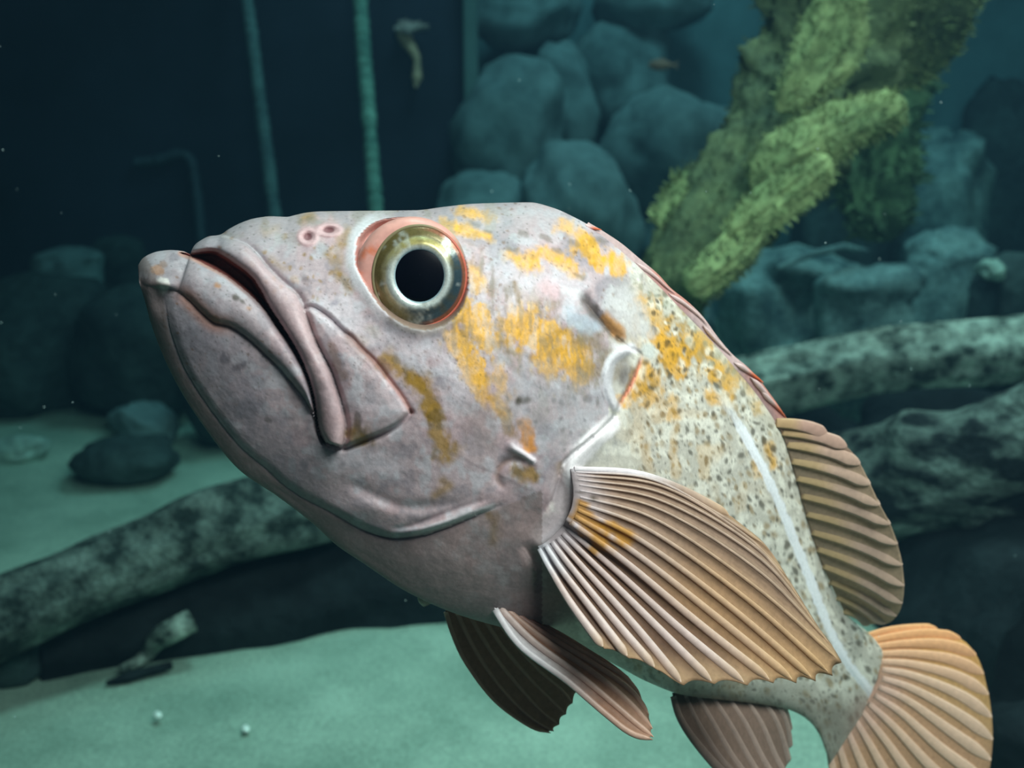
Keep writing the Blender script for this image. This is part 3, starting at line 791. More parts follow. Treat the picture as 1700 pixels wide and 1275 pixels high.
def paint(X, Y):
    c = np.zeros(X.shape + (3,))
    def lay(mask, col, k=1.0):
        nonlocal c
        mk = np.clip(mask * k, 0, 1)[..., None]
        c = c * (1 - mk) + np.asarray(col) * mk
    c[:] = LILAC
    n1 = fbm(X / 60, Y / 60, seed=11); n2 = fbm(X / 22, Y / 22, seed=12); n3 = fbm(X / 7, Y / 10, seed=13, oct=3)
    lay(sstep(0.0, 0.6, n1), GREY, 0.8)
    lay(sstep(0.05, 0.6, n2), PALE, 0.6)
    lay(sstep(0.15, 0.6, -n2), GREY, 0.5)
    lay(sstep(0.1, 0.6, fbm(X / 38, Y / 38, seed=15)), s2l(196, 162, 164), 0.35)
    # greyer snout, brow, belly and throat: shade put into the skin colour
    lay(sstep(560, 380, X + 0.3 * (Y - 420)) * 0.65, s2l(150, 146, 152))
    lay(sstep(80, 20, Y - 345) * sstep(1000, 900, X), s2l(156, 150, 152), 0.5)
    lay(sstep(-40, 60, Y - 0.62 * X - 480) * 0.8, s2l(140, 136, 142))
    # the flank behind the gill cover
    dO, sO, tO = dist_curve(X, Y, OPERC)
    behind = ((sO < 0) & (X > 900)) | (X > 1085)
    up_line = C([(958, 488), (1000, 430), (1010, 380)])
    dU, sU, _ = dist_curve(X, Y, up_line)
    fl = sstep(960, 1080, X + 0.35 * (Y - 560)) * np.where(behind | (X > 1010), 1, 0)
    fl = np.clip(fl, 0, 1)
    lay(fl, FLANK)
    lay(fl * sstep(0.0, 0.5, n2), CREAM, 0.8)
    wx = X + 6 * fbm(X / 30, Y / 30, seed=21); wy = Y + 6 * fbm(X / 30, Y / 30, seed=22)
    sp = vnoise((wx - 0.25 * wy) / 8.5, wy / 13.0, seed=31) + 0.5 * vnoise((wx - 0.2 * wy) / 4.3, wy / 6.5, seed=32)
    # forehead: yellow ground with brown flecks
    blobs_y = [
        ([(765, 350), (800, 357), (812, 366)], 8, 0.9), ([(738, 374), (775, 383), (812, 393)], 8, 1), ([(850, 425), (872, 432), (888, 438)], 12, 1), ([(898, 420), (925, 432), (952, 450)], 10, 1),
        ([(930, 372), (955, 388), (975, 402)], 9, 0.7), ([(970, 405), (988, 422), (1000, 430)], 14, 1), ([(1008, 425), (1028, 448)], 12, 0.9), ([(785, 455), (795, 475)], 13, 0.8),
        ([(778, 520), (800, 545), (808, 565)], 22, 1), ([(762, 560), (778, 598), (794, 632)], 17, 1.2), ([(795, 632), (810, 660), (836, 688)], 10, 0.85), ([(838, 535), (846, 562)], 11, 0.9),
        ([(872, 540), (905, 560), (935, 585)], 26, 1), ([(900, 590), (935, 605), (965, 615)], 20, 0.95), ([(940, 560), (970, 590)], 16, 0.7), ([(828, 612), (838, 650)], 10, 0.75),
        ([(1072, 500), (1100, 545), (1118, 590)], 15, 0.7), ([(1095, 560), (1110, 585), (1130, 600)], 18, 0.95), ([(1072, 612), (1058, 650), (1040, 660)], 14, 0.9), ([(1090, 630), (1082, 660)], 12, 0.7),
        ([(1150, 560), (1172, 590), (1192, 620)], 13, 0.95), ([(1165, 565), (1200, 610), (1210, 640)], 12, 0.8), ([(1215, 600), (1240, 640), (1262, 680)], 9, 0.6), ([(1115, 665), (1120, 690)], 8, 0.7), ([(1180, 650), (1183, 665)], 7, 0.8), ([(1276, 740), (1286, 775)], 6, 0.9), ([(1255, 770), (1262, 790)], 6, 0.6)]
    lay(sstep(-0.1, 0.5, -n2) * blob(X, Y, [(760, 480), (900, 560), (980, 600)], 70, 0.4, 90, soft=30), OLIVE, 0.35)
    for i, (pts, r, k) in enumerate(blobs_y):
        if i in (8, 9, 12, 13, 14, 16, 17, 20, 21):
            lay(blob(X, Y, pts, r * 1.5, 0.9, 40 + i, soft=14), OLIVE * 1.05, 0.4)
        mk = blob(X, Y, pts, r * 1.1, 0.7, 40 + i, soft=7)
        lay(mk * (0.9 + 0.25 * n3), YEL, k * 0.95)
        lay(mk * sstep(0.3, 0.8, -n2 + 0.3 * n3), OLIVE, 0.4)
    blobs_o = [([(640, 600), (668, 612), (700, 632)], 14, 0.95), ([(680, 625), (708, 650), (716, 690)], 15, 1), ([(718, 690), (728, 725), (736, 752)], 14, 0.9), ([(742, 745), (760, 748)], 9, 0.5),
               ([(735, 800), (745, 806), (722, 822)], 6, 0.7), ([(812, 852), (822, 870), (818, 898)], 8, 0.75), ([(862, 782), (882, 788)], 11, 0.9), ([(930, 775), (926, 795)], 6, 0.8),
               ([(960, 842), (985, 880)], 12, 0.5), ([(590, 705), (605, 725)], 13, 0.55), ([(612, 545), (622, 552)], 6, 0.7), ([(565, 455), (578, 478)], 8, 0.65), ([(548, 425), (566, 435)], 8, 0.55), ([(575, 385), (566, 405)], 10, 0.6), ([(505, 366), (516, 360)], 8, 0.8), ([(650, 580), (656, 605)], 7, 0.6), ([(598, 560), (605, 566)], 5, 0.5), ([(450, 432), (470, 445)], 6, 0.4), ([(440, 385), (458, 380)], 5, 0.35)]
    for i, (pts, r, k) in enumerate(blobs_o):
        mk = blob(X, Y, pts, r, 0.6, 70 + i, soft=9)
        lay(mk, OLIVE * 1.1, k * 0.9)
        lay(mk * sstep(0.1, 0.5, n2 + 0.5 * n3), DARK, 0.45 * k)
    lay(blob(X, Y, [(872, 702), (878, 740)], 12, 0.4, 95), ORANGE, 0.95)
    lay(blob(X, Y, [(830, 688), (852, 720)], 9, 0.8, 96), OLIVE, 0.6)
    for i, (pts, r, k) in enumerate([([(555, 515), (600, 545)], 26, .5), ([(725, 570), (765, 660)], 26, .45), ([(560, 765), (640, 772)], 20, .5), ([(690, 590), (650, 560)], 20, .4), ([(830, 440), (860, 490)], 26, .4), ([(900, 470), (950, 480)], 20, .5), ([(585, 660), (650, 680)], 22, .3)]):
        lay(blob(X, Y, pts, r, 0.6, 130 + i, soft=18), s2l(212, 208, 216), k)
    lay(blob(X, Y, [(330, 560), (430, 700), (500, 780)], 38, 0.5, 140, soft=30), s2l(122, 118, 128), 0.45)  # blue-grey shade painted along the down-facing lower jaw
    lay(blob(X, Y, [(790, 690), (800, 730)], 24, 0.6, 141, soft=18), s2l(150, 136, 134), 0.5)
    # dark flecks over the flank, densest under the lateral line
    dens = fl * sstep(1000, 1090, X)
    big = 0.5 + 0.5 * fbm(X / 45, Y / 45, seed=39)
    lay(dens * spots(wx, wy, 15, 4, 10, 1.6, -0.3, 0.6, 201, 0.7), CREAM * 1.06, 0.7)
    lay(dens * spots(wx, wy, 13, 3, 7.5, 1.7, -0.3, 0.7, 211, 0.7) * sstep(0.2, 0.6, big), OLIVE * 0.8 + DARK * 0.2, 0.6)
    lay(dens * spots(wx, wy, 17, 3, 6.5, 1.4, -0.3, 0.55, 221, 0.6), DARK, 0.75)
    lay(dens * spots(wx, wy, 8, 1.5, 3.5, 1.4, -0.3, 0.5, 231, 0.7), DARK, 0.55)
    lay(dens * sstep(0.1, 0.7, vnoise(wx / 22.0, wy / 30.0, seed=38)) * sstep(1320, 1150, X), YEL * 0.9, 0.28)
    upb = dens * sstep(0, 40, (X - 1130) * 0.78 - (Y - 560) * 0.62)
    lay(upb, s2l(178, 168, 140), 0.35)
    # head flecks and streaks
    hd = 1 - fl
    lay(hd * spots(wx, wy, 16, 2, 5, 0.8, 0.2, 0.35, 241, 0.7) * sstep(740, 560, Y) * sstep(0.3, 0.7, 0.5 + 0.5 * n1), BROWN * 0.75, 0.6)
    lay(hd * spots(X, Y, 9, 1.2, 3, 0.8, 0.2, 0.25, 251, 0.6) * sstep(760, 600, Y), DARK, 0.45)
    top_ = sstep(90, 20, Y - 350 - 0.05 * (X - 600)) * sstep(880, 800, X)
    lay(top_ * sstep(0, 0.5, n2), s2l(140, 128, 112), 0.5)
    st = fbm(X / 8, Y / 30, seed=55, oct=3)
    cheek = blob(X, Y, [(800, 500), (900, 590), (960, 650)], 85, 0.3, 97, soft=35)
    lay(cheek * sstep(0.1, 0.7, st), s2l(124, 116, 100), 0.5)
    lay(cheek * sstep(0.15, 0.7, -st), PALE, 0.35)
    ocl = blob(X, Y, [(880, 660), (950, 680), (960, 720)], 55, 0.4, 93, soft=25)
    lay(ocl, s2l(160, 162, 166), 0.5)
    lay(ocl * spots(wx, wy, 14, 3, 7, 1.3, 0, 0.45, 261, 0.7), s2l(110, 110, 112), 0.5)
    snout = blob(X, Y, [(470, 440), (560, 450)], 45, 0.4, 92, soft=25)
    lay(snout * spots(wx, wy, 13, 3, 6, 1.2, 0.2, 0.4, 271, 0.7), OLIVE, 0.6)
    lay(blob(X, Y, [(975, 555), (1000, 590), (985, 620)], 20, 0.6, 142, soft=14), s2l(124, 116, 96), 0.6)
    lay(blob(X, Y, [(905, 478), (925, 484)], 12, 0.5, 143, soft=10), s2l(214, 168, 172), 0.5)
    lay(blob(X, Y, [(1040, 500), (1060, 540)], 22, 0.5, 144, soft=12), s2l(204, 202, 204), 0.65)
    lay(blob(X, Y, [(872, 590), (872, 690)], 5, 0.6, 145, soft=6), s2l(176, 174, 182), 0.6)
    lay(blob(X, Y, [(855, 470), (862, 500)], 4, 0.6, 146, soft=4), OLIVE * 0.7, 0.6)
    lay(blob(X, Y, [(862, 668), (880, 662)], 4, 0.6, 147, soft=4), DARK, 0.7)
    lay(blob(X, Y, [(820, 570), (850, 600)], 10, 0.8, 148, soft=10), s2l(128, 124, 118), 0.5)
    for (x, y, r) in ((850, 412, 6), (905, 395, 6), (952, 402, 6), (812, 385, 5), (868, 388, 6), (962, 458, 5), (995, 398, 6), (925, 415, 5), (790, 372, 5)):
        lay(blob(X, Y, [(x - 5, y - 2), (x + 5, y + 2)], r * 0.8, 0.7, 150, soft=4), s2l(112, 104, 94), 0.6)
    dfl = sstep(30, 8, np.abs((X - 1080) * 0.72 - (Y - 500) * 0.69 - 10)) * sstep(440, 480, Y) * sstep(700, 600, Y)
    lay(dfl * spots(wx, wy, 14, 4, 9, 1.2, 0.8, 0.7, 281, 0.7), s2l(140, 142, 122), 0.6)
    # slash of brown behind the gill cover, blue-grey membrane
    lay(blob(X, Y, [(970, 497), (984, 514), (1000, 534), (1012, 548)], 9, 0.5, 98, soft=6), DARK, 0.7)
    lay(blob(X, Y, [(1004, 526), (1017, 541), (1028, 556)], 9, 0.6, 99, soft=6), s2l(186, 136, 82), 0.9)
    lay(blob(X, Y, [(1024, 562), (1032, 566)], 4, 0.3, 149, soft=3), DARK, 0.7)
    lay(blob(X, Y, [(950, 525), (985, 540)], 13, 0.5, 100, soft=9), s2l(170, 182, 194), 0.8)
    lay(blob(X, Y, [(940, 482), (962, 488)], 6, 0.3, 107, soft=5), s2l(222, 220, 222), 0.7)
    lay(blob(X, Y, [(930, 800), (942, 850), (908, 892)], 22, 0.3, 91, soft=12), s2l(192, 178, 182), 0.85)
    # lateral line
    d, s, t = dist_curve(X, Y, LATERAL)
    lay(sstep(9.5, 5.0, d + 2.0 * n3) * sstep(0.16, 0.3, t), s2l(236, 240, 246), 0.95)
    # pale bone edges
    d, s, t = dist_curve(X, Y, CLEI); lay(sstep(19, 11, d + 3 * n2) * sstep(0.7, 0.45, t), s2l(242, 238, 240), 0.97); lay(sstep(14, 7, d) * sstep(0.5, 0.7, t), s2l(190, 182, 186), 0.6)
    d, s, t = dist_curve(X, Y, PRE_SPINE); lay(sstep(8, 4, d) * sstep(0.1, 0.4, t), s2l(224, 216, 222), 0.95)
    d, s, t = dist_curve(X, Y, PRE_HOOK); lay(sstep(7, 2, d) * np.sin(np.pi * t) ** 0.5, BROWN, 0.4)
    d, s, t = dist_curve(X, Y, FLAP); lay(sstep(12, 5, d + 3 * n2), s2l(212, 212, 218), 0.85)
    lay(blob(X, Y, [(1020, 575), (1058, 582)], 5, 0.3, 105, soft=4), s2l(214, 210, 214), 0.8)
    lay(blob(X, Y, [(1072, 582), (1078, 590)], 10, 0.4, 106, soft=5), s2l(206, 212, 208), 0.8)
    lay(np.exp(-(((X - 1037) / 14) ** 2 + ((Y - 628) / 24) ** 2)), s2l(104, 98, 98), 0.85)  # gill flap hollow, its shade painted into the skin
    lay(sstep(5, 1.5, dO) * sstep(0.3, 0.36, tO) * sstep(0.52, 0.46, tO), s2l(214, 130, 105), 0.8)
    d, s, t = dist_curve(X, Y, WHITE_EDGE); lay(sstep(7, 3, d) * sstep(0.15, 0.4, t) * sstep(1.0, 0.93, t), s2l(224, 220, 224), 0.9)
    # mouth: flesh-pink inside, cavity shade painted in, warm lips, dark marks
    mG = inside(X, Y, np.vstack([GAP_UP, GAP_LO[::-1]]))
    lay(np.where(mG, 1, 0), s2l(140, 70, 58) , 0.9)
    lay(np.where(mG, 1, 0) * sstep(395, 470, X), s2l(44, 22, 26), 0.9)  # deeper part of the gap painted near-black as shade
    dGL, _, tl = dist_curve(X, Y, GAP_LO)
    lay(sstep(7, 2, dGL) * sstep(480, 330, X) * np.where(mG, 0, 1), s2l(214, 140, 96), 0.45)
    dLL, _, tl = dist_curve(X, Y, LIP_LO)
    lay(sstep(24, 4, dLL) * np.where(Y < 700, 1, 0) * sstep(0.15, 0.25, tl) * sstep(0.55, 0.4, tl), s2l(176, 126, 108), 0.7)
    dLU, _, tu = dist_curve(X, Y, LIP_UP)
    lay(sstep(13, 2, dLU) * sstep(0.25, 0.5, tu), s2l(196, 150, 138), 0.2)
    mU_ = inside(X, Y, np.vstack([GAP_UP, LIP_UP[::-1]]))
    lay(np.where(mU_, 1, 0) * sstep(0, 5, dLU) * sstep(370, 440, X), s2l(198, 168, 170), 0.6)
    lay(blob(X, Y, [(515, 390), (545, 384)], 20, 0.4, 108, soft=10), s2l(206, 168, 172), 0.45)
    dMT, _, tm = dist_curve(X, Y, MAX_TOP)
    lay(sstep(6, 1.5, dMT) * sstep(0.3, 0.5, tm), s2l(190, 130, 112), 0.55)
    lay(blob(X, Y, [(580, 560), (612, 592), (640, 615)], 9, 0.4, 101, soft=7), s2l(140, 108, 100), 0.65)
    lay(blob(X, Y, [(548, 575), (556, 600), (570, 625)], 7, 0.6, 102), BROWN * 0.7, 0.45)
    lay(blob(X, Y, [(594, 690), (596, 715), (608, 728)], 9, 0.8, 103), DARK, 0.5)
    lay(blob(X, Y, [(585, 715), (600, 728)], 11, 0.7, 104), OLIVE, 0.5)
    for i, (x, y, r, col, k) in enumerate([(392, 494, 5, DARK, .8), (402, 500, 4, DARK, .8), (361, 474, 5, ORANGE * .7, .7), (413, 511, 4, ORANGE * .6, .7), (356, 533, 8, BROWN, .5), (263, 450, 12, ORANGE * .75, .55), (272, 440, 7, BROWN, .5), (290, 428, 8, s2l(120, 112, 120), .6),
            (305, 440, 7, s2l(124, 114, 120), .5), (342, 526, 5, DARK, .5), (376, 594, 10, s2l(96, 92, 100), .6), (398, 610, 9, s2l(92, 88, 96), .6), (447, 696, 6, DARK, .45), (268, 470, 12, s2l(222, 216, 210), .8), (237, 457, 7, s2l(205, 205, 215), .7), (284, 484, 5, DARK, .6),
            (487, 465, 9, s2l(176, 140, 110), .5), (508, 461, 8, s2l(130, 122, 124), .5), (555, 501, 6, s2l(110, 104, 120), .5), (862, 663, 4, DARK, .9), (600, 800, 7, s2l(120, 118, 130), .4), (505, 770, 6, s2l(110, 108, 116), .5), (570, 770, 5, s2l(110, 108, 116), .4)]):
        lay(blob(X, Y, [(x - r * .3, y), (x + r * .3, y + r * .2)], r * 0.75, 0.6, 120 + i, soft=3, sc=9), col, k)
    # nostrils, orbit rim, gums round the eye
    for (cx, cy, rx, ry) in ((511, 393, 9, 8), (546, 382, 12, 6)):
        q = np.hypot((X - cx) / rx, (Y - cy) / ry)
        lay(sstep(2.4, 1.6, q), s2l(208, 170, 172), 0.8)
        lay(sstep(1.0, 0.6, q), s2l(116, 72, 76), 0.9)
    d, s, t = dist_curve(X, Y, ORBIT, closed=True)
    mo = inside(X, Y, ORBIT)
    lay(np.where(mo, 1, 0), s2l(206, 150, 140), 0.9)
    lay(np.where(mo, 1, 0) * sstep(470, 520, Y), s2l(120, 112, 96), 0.8)
    lay(np.where(mo, 0, 1) * sstep(22, 8, d) * sstep(660, 600, X), s2l(212, 212, 216), 0.8)
    lay(np.where(mo, 0, 1) * sstep(16, 4, d) * sstep(520, 540, Y), s2l(128, 124, 110), 0.5)
    # throat strip of the far jaw half, its shade painted as brown
    dJ, sJ, tJ = dist_curve(X, Y, JAW)
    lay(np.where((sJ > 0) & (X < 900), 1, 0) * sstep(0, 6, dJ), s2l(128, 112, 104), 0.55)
    # rear belly darkened, underside shade put into the colour; caudal peduncle tone
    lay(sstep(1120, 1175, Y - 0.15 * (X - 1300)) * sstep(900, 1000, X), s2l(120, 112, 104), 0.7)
    lay(sstep(1390, 1450, X) * sstep(1130, 1200, Y + 0.3 * (X - 1400)), s2l(176, 136, 124), 0.6)
    return np.clip(c, 0.004, 0.9)

Hh = relief(FX[:, :NN + 1], FY[:, :NN + 1])
HF = np.zeros_like(FX)
HF[:, :NN + 1] = Hh
# the far flank carries the same relief, mirrored
for j in range(NN + 1, NT):
    k = int(round((2 * math.pi - th[j]) / math.pi * NN))
    HF[:, j] = Hh[:, min(k, NN)]
edge = sstep(0.0, 0.05, 1 - np.abs(hh))[None] * sstep(0, 6, np.arange(NS))[:, None] * sstep(0, 6, np.arange(NS)[::-1])[:, None]
ENDS = np.sqrt(np.clip(np.arange(NS) / 9.0, 0, 1))[:, None]
SIDE = np.where(near, 1.0, -1.0)[None]
DEPTH = D0 + Zc[:, None] + 0.004 * hh[None] - (Wd[:, None] * BUL * (0.55 + 0.45 * ENDS) + HF * edge * SIDE) * PXM
VB = P(FX, FY, DEPTH).reshape(-1, 3)
CN = paint(FX[:, :NN + 1], FY[:, :NN + 1])
CB = np.zeros((NS, NT, 3))
CB[:, :NN + 1] = CN
for j in range(NN + 1, NT):
    k = int(round((2 * math.pi - th[j]) / math.pi * NN))
    CB[:, j] = CN[:, min(k, NN)]
CB = CB.reshape(-1, 3)
fb = grid_faces(NS, NT, close_v=True)
c0 = VB[:NT].mean(0); c1 = VB[-NT:].mean(0)
VB = np.vstack([VB, c0, c1]); CB = np.vstack([CB, CB[0], CB[-2]])
i0 = len(VB) - 2; i1 = len(VB) - 1
for j in range(NT):
    fb.append((i0, j, (j + 1) % NT))
    fb.append((i1, (NS - 1) * NT + (j + 1) % NT, (NS - 1) * NT + j))

def surf(px, py):
    """depth of the near flank at a chart point"""
    q = (FX[:, :NN + 1] - px) ** 2 + (FY[:, :NN + 1] - py) ** 2
    i, j = np.unravel_index(np.argmin(q), q.shape)
    return DEPTH[i, j]

ROOT = P(np.array(900.0), np.array(1040.0), np.array(D0 + 0.05))
fish = empty('rockfish', ROOT)
tag(fish, 'large grey and yellow mottled fish with thick lips, swimming close to the glass', 'fish')
M_SKIN = mat_attr('fish_skin', rough=0.48, spec=0.3, nscale=750, namp=0.15, bumpd=0.0002, sss=0.0)
body = mesh_obj('body', VB, fb, M_SKIN, fish, CB, origin=ROOT)
body['label'] = 'lilac grey scaled body with yellow blotches and dark flecks'

# ------------------------------------------------------------------ eye
def lathe(name, prof, center, axis, ell, mat, parent, n=96, colfn=None, origin=ROOT):
    """prof: list of (radius, height) chart units; ell: (x,y) stretch"""
    axis = np.array(axis, float); axis /= np.linalg.norm(axis)
    ux = np.cross(UP, axis); ux /= np.linalg.norm(ux)
    uy = np.cross(axis, ux)
    prof = np.asarray(prof, float)
    a = np.linspace(0, 2 * math.pi, n, endpoint=False)
    R = prof[:, 0][:, None]; Z = prof[:, 1][:, None]
    V = center + (ux * (R * np.cos(a) * ell[0])[..., None] + uy * (R * np.sin(a) * ell[1])[..., None] + axis * (Z * np.ones_like(a))[..., None]) * PXM
    fa = grid_faces(len(prof), n, close_v=True)
    cols = None
    if colfn is not None:
        cols = colfn(R * np.ones_like(a), a * np.ones_like(R)).reshape(-1, 3)
    return mesh_obj(name, V.reshape(-1, 3), fa, mat, parent, cols, origin=origin)

D_EYE = surf(600, 350 + 100) if False else float(D0 + np.interp(7.9, [p[0] for p in Z_PTS], [p[1] for p in Z_PTS]) - 128 * PXM)
eye_c = P(np.array(697.0), np.array(459.0), np.array(D_EYE))
eye_axis = CAM - eye_c
eye_axis = eye_axis / np.linalg.norm(eye_axis) + RIGHT * -0.05 + UP * 0.03
def iris_col(R, A):
    # A=0 image left?  ux = UP x axis points to image left/right; resolve by sign below
    sx = np.cos(A) * IRIS_SX; sy = np.sin(A)          # sx>0 image right, sy>0 image up
    q = (R - 42) / 38.0
    n = fbm(np.cos(A) * 5 + 3, np.sin(A) * 5, R / 22.0, seed=61, oct=3)
    silver = s2l(220, 232, 226); gold = s2l(176, 166, 104); olive = s2l(112, 102, 60); blue = s2l(60, 84, 94); rust = s2l(150, 92, 66)
    c = np.ones(R.shape + (3,)) * silver
    def L(m, col):
        nonlocal c
        m = np.clip(m, 0, 1)[..., None]; c = c * (1 - m) + col * m
    L(sstep(0.28, 0.55, q), gold * 0.8 + silver * 0.2)
    L(sstep(0.2, 0.5, q + 0.15 * n) * sstep(-0.5, -0.95, sy + 0.4 * -sx), blue)
    L(sstep(0.2, 0.55, q) * sstep(0.1, 0.8, sx - 0.1), blue * 0.9)
    L(sstep(0.45, 0.75, q + 0.1 * n) * sstep(0.2, -0.6, sx), olive)
    L(sstep(0.1, 0.3, q) * sstep(0.62, 0.5, q) * sstep(0.1, 0.9, sy), gold)
    L(sstep(0.5, 0.7, q) * sstep(0.4, 0.9, sy), olive)
    L(sstep(0.8, 0.92, q) * sstep(-0.2, 0.5, sx), rust)
    L(sstep(0.3, 0.8, n) * 0.5, silver)
    L(sstep(0.3, 0.8, -n) * 0.4, olive * 0.6)
    L(sstep(0.09, 0.03, q), s2l(170, 205, 215))
    return c
IRIS_SX = np.sign(np.dot(np.cross(UP, eye_axis), RIGHT))
M_IRIS = mat_attr('fish_iris', rough=0.3, spec=0.6, nscale=1500, namp=0.2, bumpd=0.0001)
M_IRIS.node_tree.nodes['Principled BSDF'].inputs['Metallic'].default_value = 0.35
M_PUPIL = mat_plain('fish_pupil', (0.0012, 0.002, 0.005), rough=0.35, spec=0.06, namp=0.1)
M_SCLERA = mat_attr('fish_sclera', rough=0.4, spec=0.3, nscale=300, namp=0.15, bumpd=0.0)
M_RING = M_SCLERA
def scl_col(R, A):
    sx = np.cos(A) * IRIS_SX; sy = np.sin(A)
    n = fbm(np.cos(A) * 4 + R / 30, np.sin(A) * 4, seed=64, oct=3)
    k = sstep(-0.35, 0.25, sy - 0.6 * sx + 0.2 * n)[..., None]
    c = s2l(134, 122, 106) * (1 - k) + s2l(222, 164, 152) * k
    q = (sstep(0.1, 0.6, n) * sstep(-0.2, -0.8, sx))[..., None]
    return c * (1 - q) + s2l(226, 130, 96) * q
def ring_col(R, A):
    sx = np.cos(A) * IRIS_SX; sy = np.sin(A)
    k = sstep(-0.1, 0.6, sx - 0.25 * sy)[..., None]
    return s2l(132, 124, 92) * (1 - k) + s2l(196, 104, 84) * k
scl = lathe('eye', [(101, -34), (99, -16), (95, -3), (89, 5), (80, 9), (60, 9), (1, 9)], P(np.array(683.0), np.array(453.0), np.array(D_EYE)) + eye_axis * 5 * PXM, eye_axis, (0.94, 0.94), M_SCLERA, fish, colfn=scl_col)
scl['label'] = 'round silver and gold eye with black pupil and pink rim'
prof = [(42.0, 20.5)] + [(42 + 38 * t, 21.0 + 6.0 * math.sin(math.pi * min(1, t * 1.6)) * (1 - t) - 14 * t * t) for t in np.linspace(0.01, 1, 26)] + [(82, -4), (84, -20)]
lathe('iris', prof, eye_c + RIGHT * 0.0002 + eye_axis * 9 * PXM, eye_axis, (0.93, 1.0), M_IRIS, scl, colfn=iris_col)
pup = lathe('pupil', [(0.3, 26), (10, 25.8), (20, 25), (30, 23.6), (38, 22), (42, 20.6), (43, 17), (43, 5)], P(np.array(698.5), np.array(457.0), np.array(D_EYE)) + eye_axis * 9 * PXM, eye_axis, (1, 1), M_PUPIL, scl)
ringp = [(79.5 + 3.2 * math.cos(t), 5 + 3.2 * math.sin(t)) for t in np.linspace(0, 2 * math.pi, 13)]
lathe('eye_ring', ringp, eye_c + eye_axis * 8 * PXM, eye_axis, (0.95, 1.03), M_RING, scl, colfn=ring_col)

# ------------------------------------------------------------------ fins
def tube(pts, rad, n=8, flat=None):
    """tapered tube along 3D points"""
    pts = np.asarray(pts, float); m = len(pts)
    tg = np.gradient(pts, axis=0); tg /= np.linalg.norm(tg, axis=1)[:, None] + 1e-12
    ref = FWD
    V = []
    for i in range(m):
        a = np.cross(tg[i], ref); a /= np.linalg.norm(a) + 1e-9
        b = np.cross(tg[i], a)
        r = rad[i] if np.ndim(rad) else rad
        for k in range(n):
            q = 2 * math.pi * k / n
            V.append(pts[i] + (a * math.cos(q) + b * math.sin(q) * (flat or 1.0)) * r)
    f = grid_faces(m, n, close_v=True)
    f.append(tuple(range(n))[::-1]); f.append(tuple((m - 1) * n + k for k in range(n)))
    return np.array(V), f

def fin(name, keys, nrays, parent, label, col_mem, col_ray, r0=3.2, r1=1.6, amp=3.0, scallop=0.03, rfun=None, ray_flat=0.55, ray_taper=0.06, colfn=None, ray_u=None, nv=36, sub=8, mat=None, thick=0.0003, ray_end=1.0, ray_start=0.03):
    """keys: list of rays, each a list of (x, y, depth) from root to tip. Makes a pleated web and one tube for each fin ray."""
    K = np.array([resample(smooth_curve(k, 10), nv) for k in keys])       # nk, nv, 3
    nk = len(K)
    us = np.linspace(0, nk - 1, nk)
    def at(u):
        u = np.asarray(u)
        out = np.zeros((len(u), nv, 3))
        for j in range(nv):
            for c in range(3):
                out[:, j, c] = pchip(us, K[:, j, c], u * (nk - 1)) if nk > 2 else np.interp(u * (nk - 1), us, K[:, j, c])
        return out
    ru = np.linspace(0, 1, nrays) if ray_u is None else np.asarray(ray_u)
    uu = np.unique(np.concatenate([np.linspace(ru[i], ru[i + 1], sub + 1) for i in range(nrays - 1)]))
    G = at(uu)
    ph = np.interp(uu, ru, np.arange(nrays))
    fr = np.abs(np.sin(math.pi * ph))                                     # 0 at a ray, 1 midway
    v = np.linspace(0, 1, nv)
    # scalloped hem: the web ends a little short of the ray tips
    for i in range(len(uu)):
        sc = 1 - (scallop(uu[i]) if callable(scallop) else scallop) * fr[i]
        G[i] = np.stack([np.interp(v * sc, v, G[i][:, c]) for c in range(3)], 1)
    dep = G[..., 2] + (amp * PXM) * (fr[:, None] ** 1.3) * sstep(0.0, 0.2, v)[None] + 0.8 * PXM
    V = P(G[..., 0], G[..., 1], dep).reshape(-1, 3)
    U2 = np.repeat(uu[:, None], nv, 1); V2 = np.repeat(v[None], len(uu), 0)
    cm = np.ones(U2.shape + (3,)) * col_mem
    if colfn: cm = colfn(U2, V2, np.repeat(fr[:, None], nv, 1), cm, G[..., 0], G[..., 1])
    web = mesh_obj(name, V, grid_faces(len(uu), nv), mat or M_FIN, parent, np.clip(cm, 0.003, 0.9).reshape(-1, 3), origin=ROOT)
    so = web.modifiers.new('thickness', 'SOLIDIFY'); so.thickness = thick; so.offset = 0
    web['label'] = label
    R = at(ru)
    for i in range(nrays):
        p = R[i][int(nv * ray_start):max(3, int(nv * ray_end))]
        t = np.linspace(0, 1, len(p))
        rad = (r0 * (1 - t) + r1 * t) * PXM * (p[:, 2] / D0) * (rfun(ru[i]) if rfun else 1.0)
        pts = P(p[:, 0], p[:, 1], p[:, 2])
        rad = rad * np.sqrt(np.clip((1 - t) / ray_taper, 0.02, 1))
        Vt, ft = tube(pts, rad, 8, flat=ray_flat)
        cr = np.ones((len(Vt), 3)) * col_ray
        if colfn:
            tv = np.repeat(t, 8)
            cr = colfn(np.full(len(Vt), ru[i]), tv, np.full(len(Vt), -1.0), cr, np.repeat(p[:, 0], 8), np.repeat(p[:, 1], 8))
        o = mesh_obj('fin_ray', Vt, ft, M_RAY, web, np.clip(cr, 0.003, 0.9), origin=ROOT)
    return web

M_FIN = mat_attr('fin_web', rough=0.5, spec=0.2, nscale=500, namp=0.18, bumpd=0.0001, translucent=0.3)
M_RAY = mat_attr('fin_ray_bone', rough=0.42, spec=0.3, nscale=400, namp=0.12, bumpd=0.0)

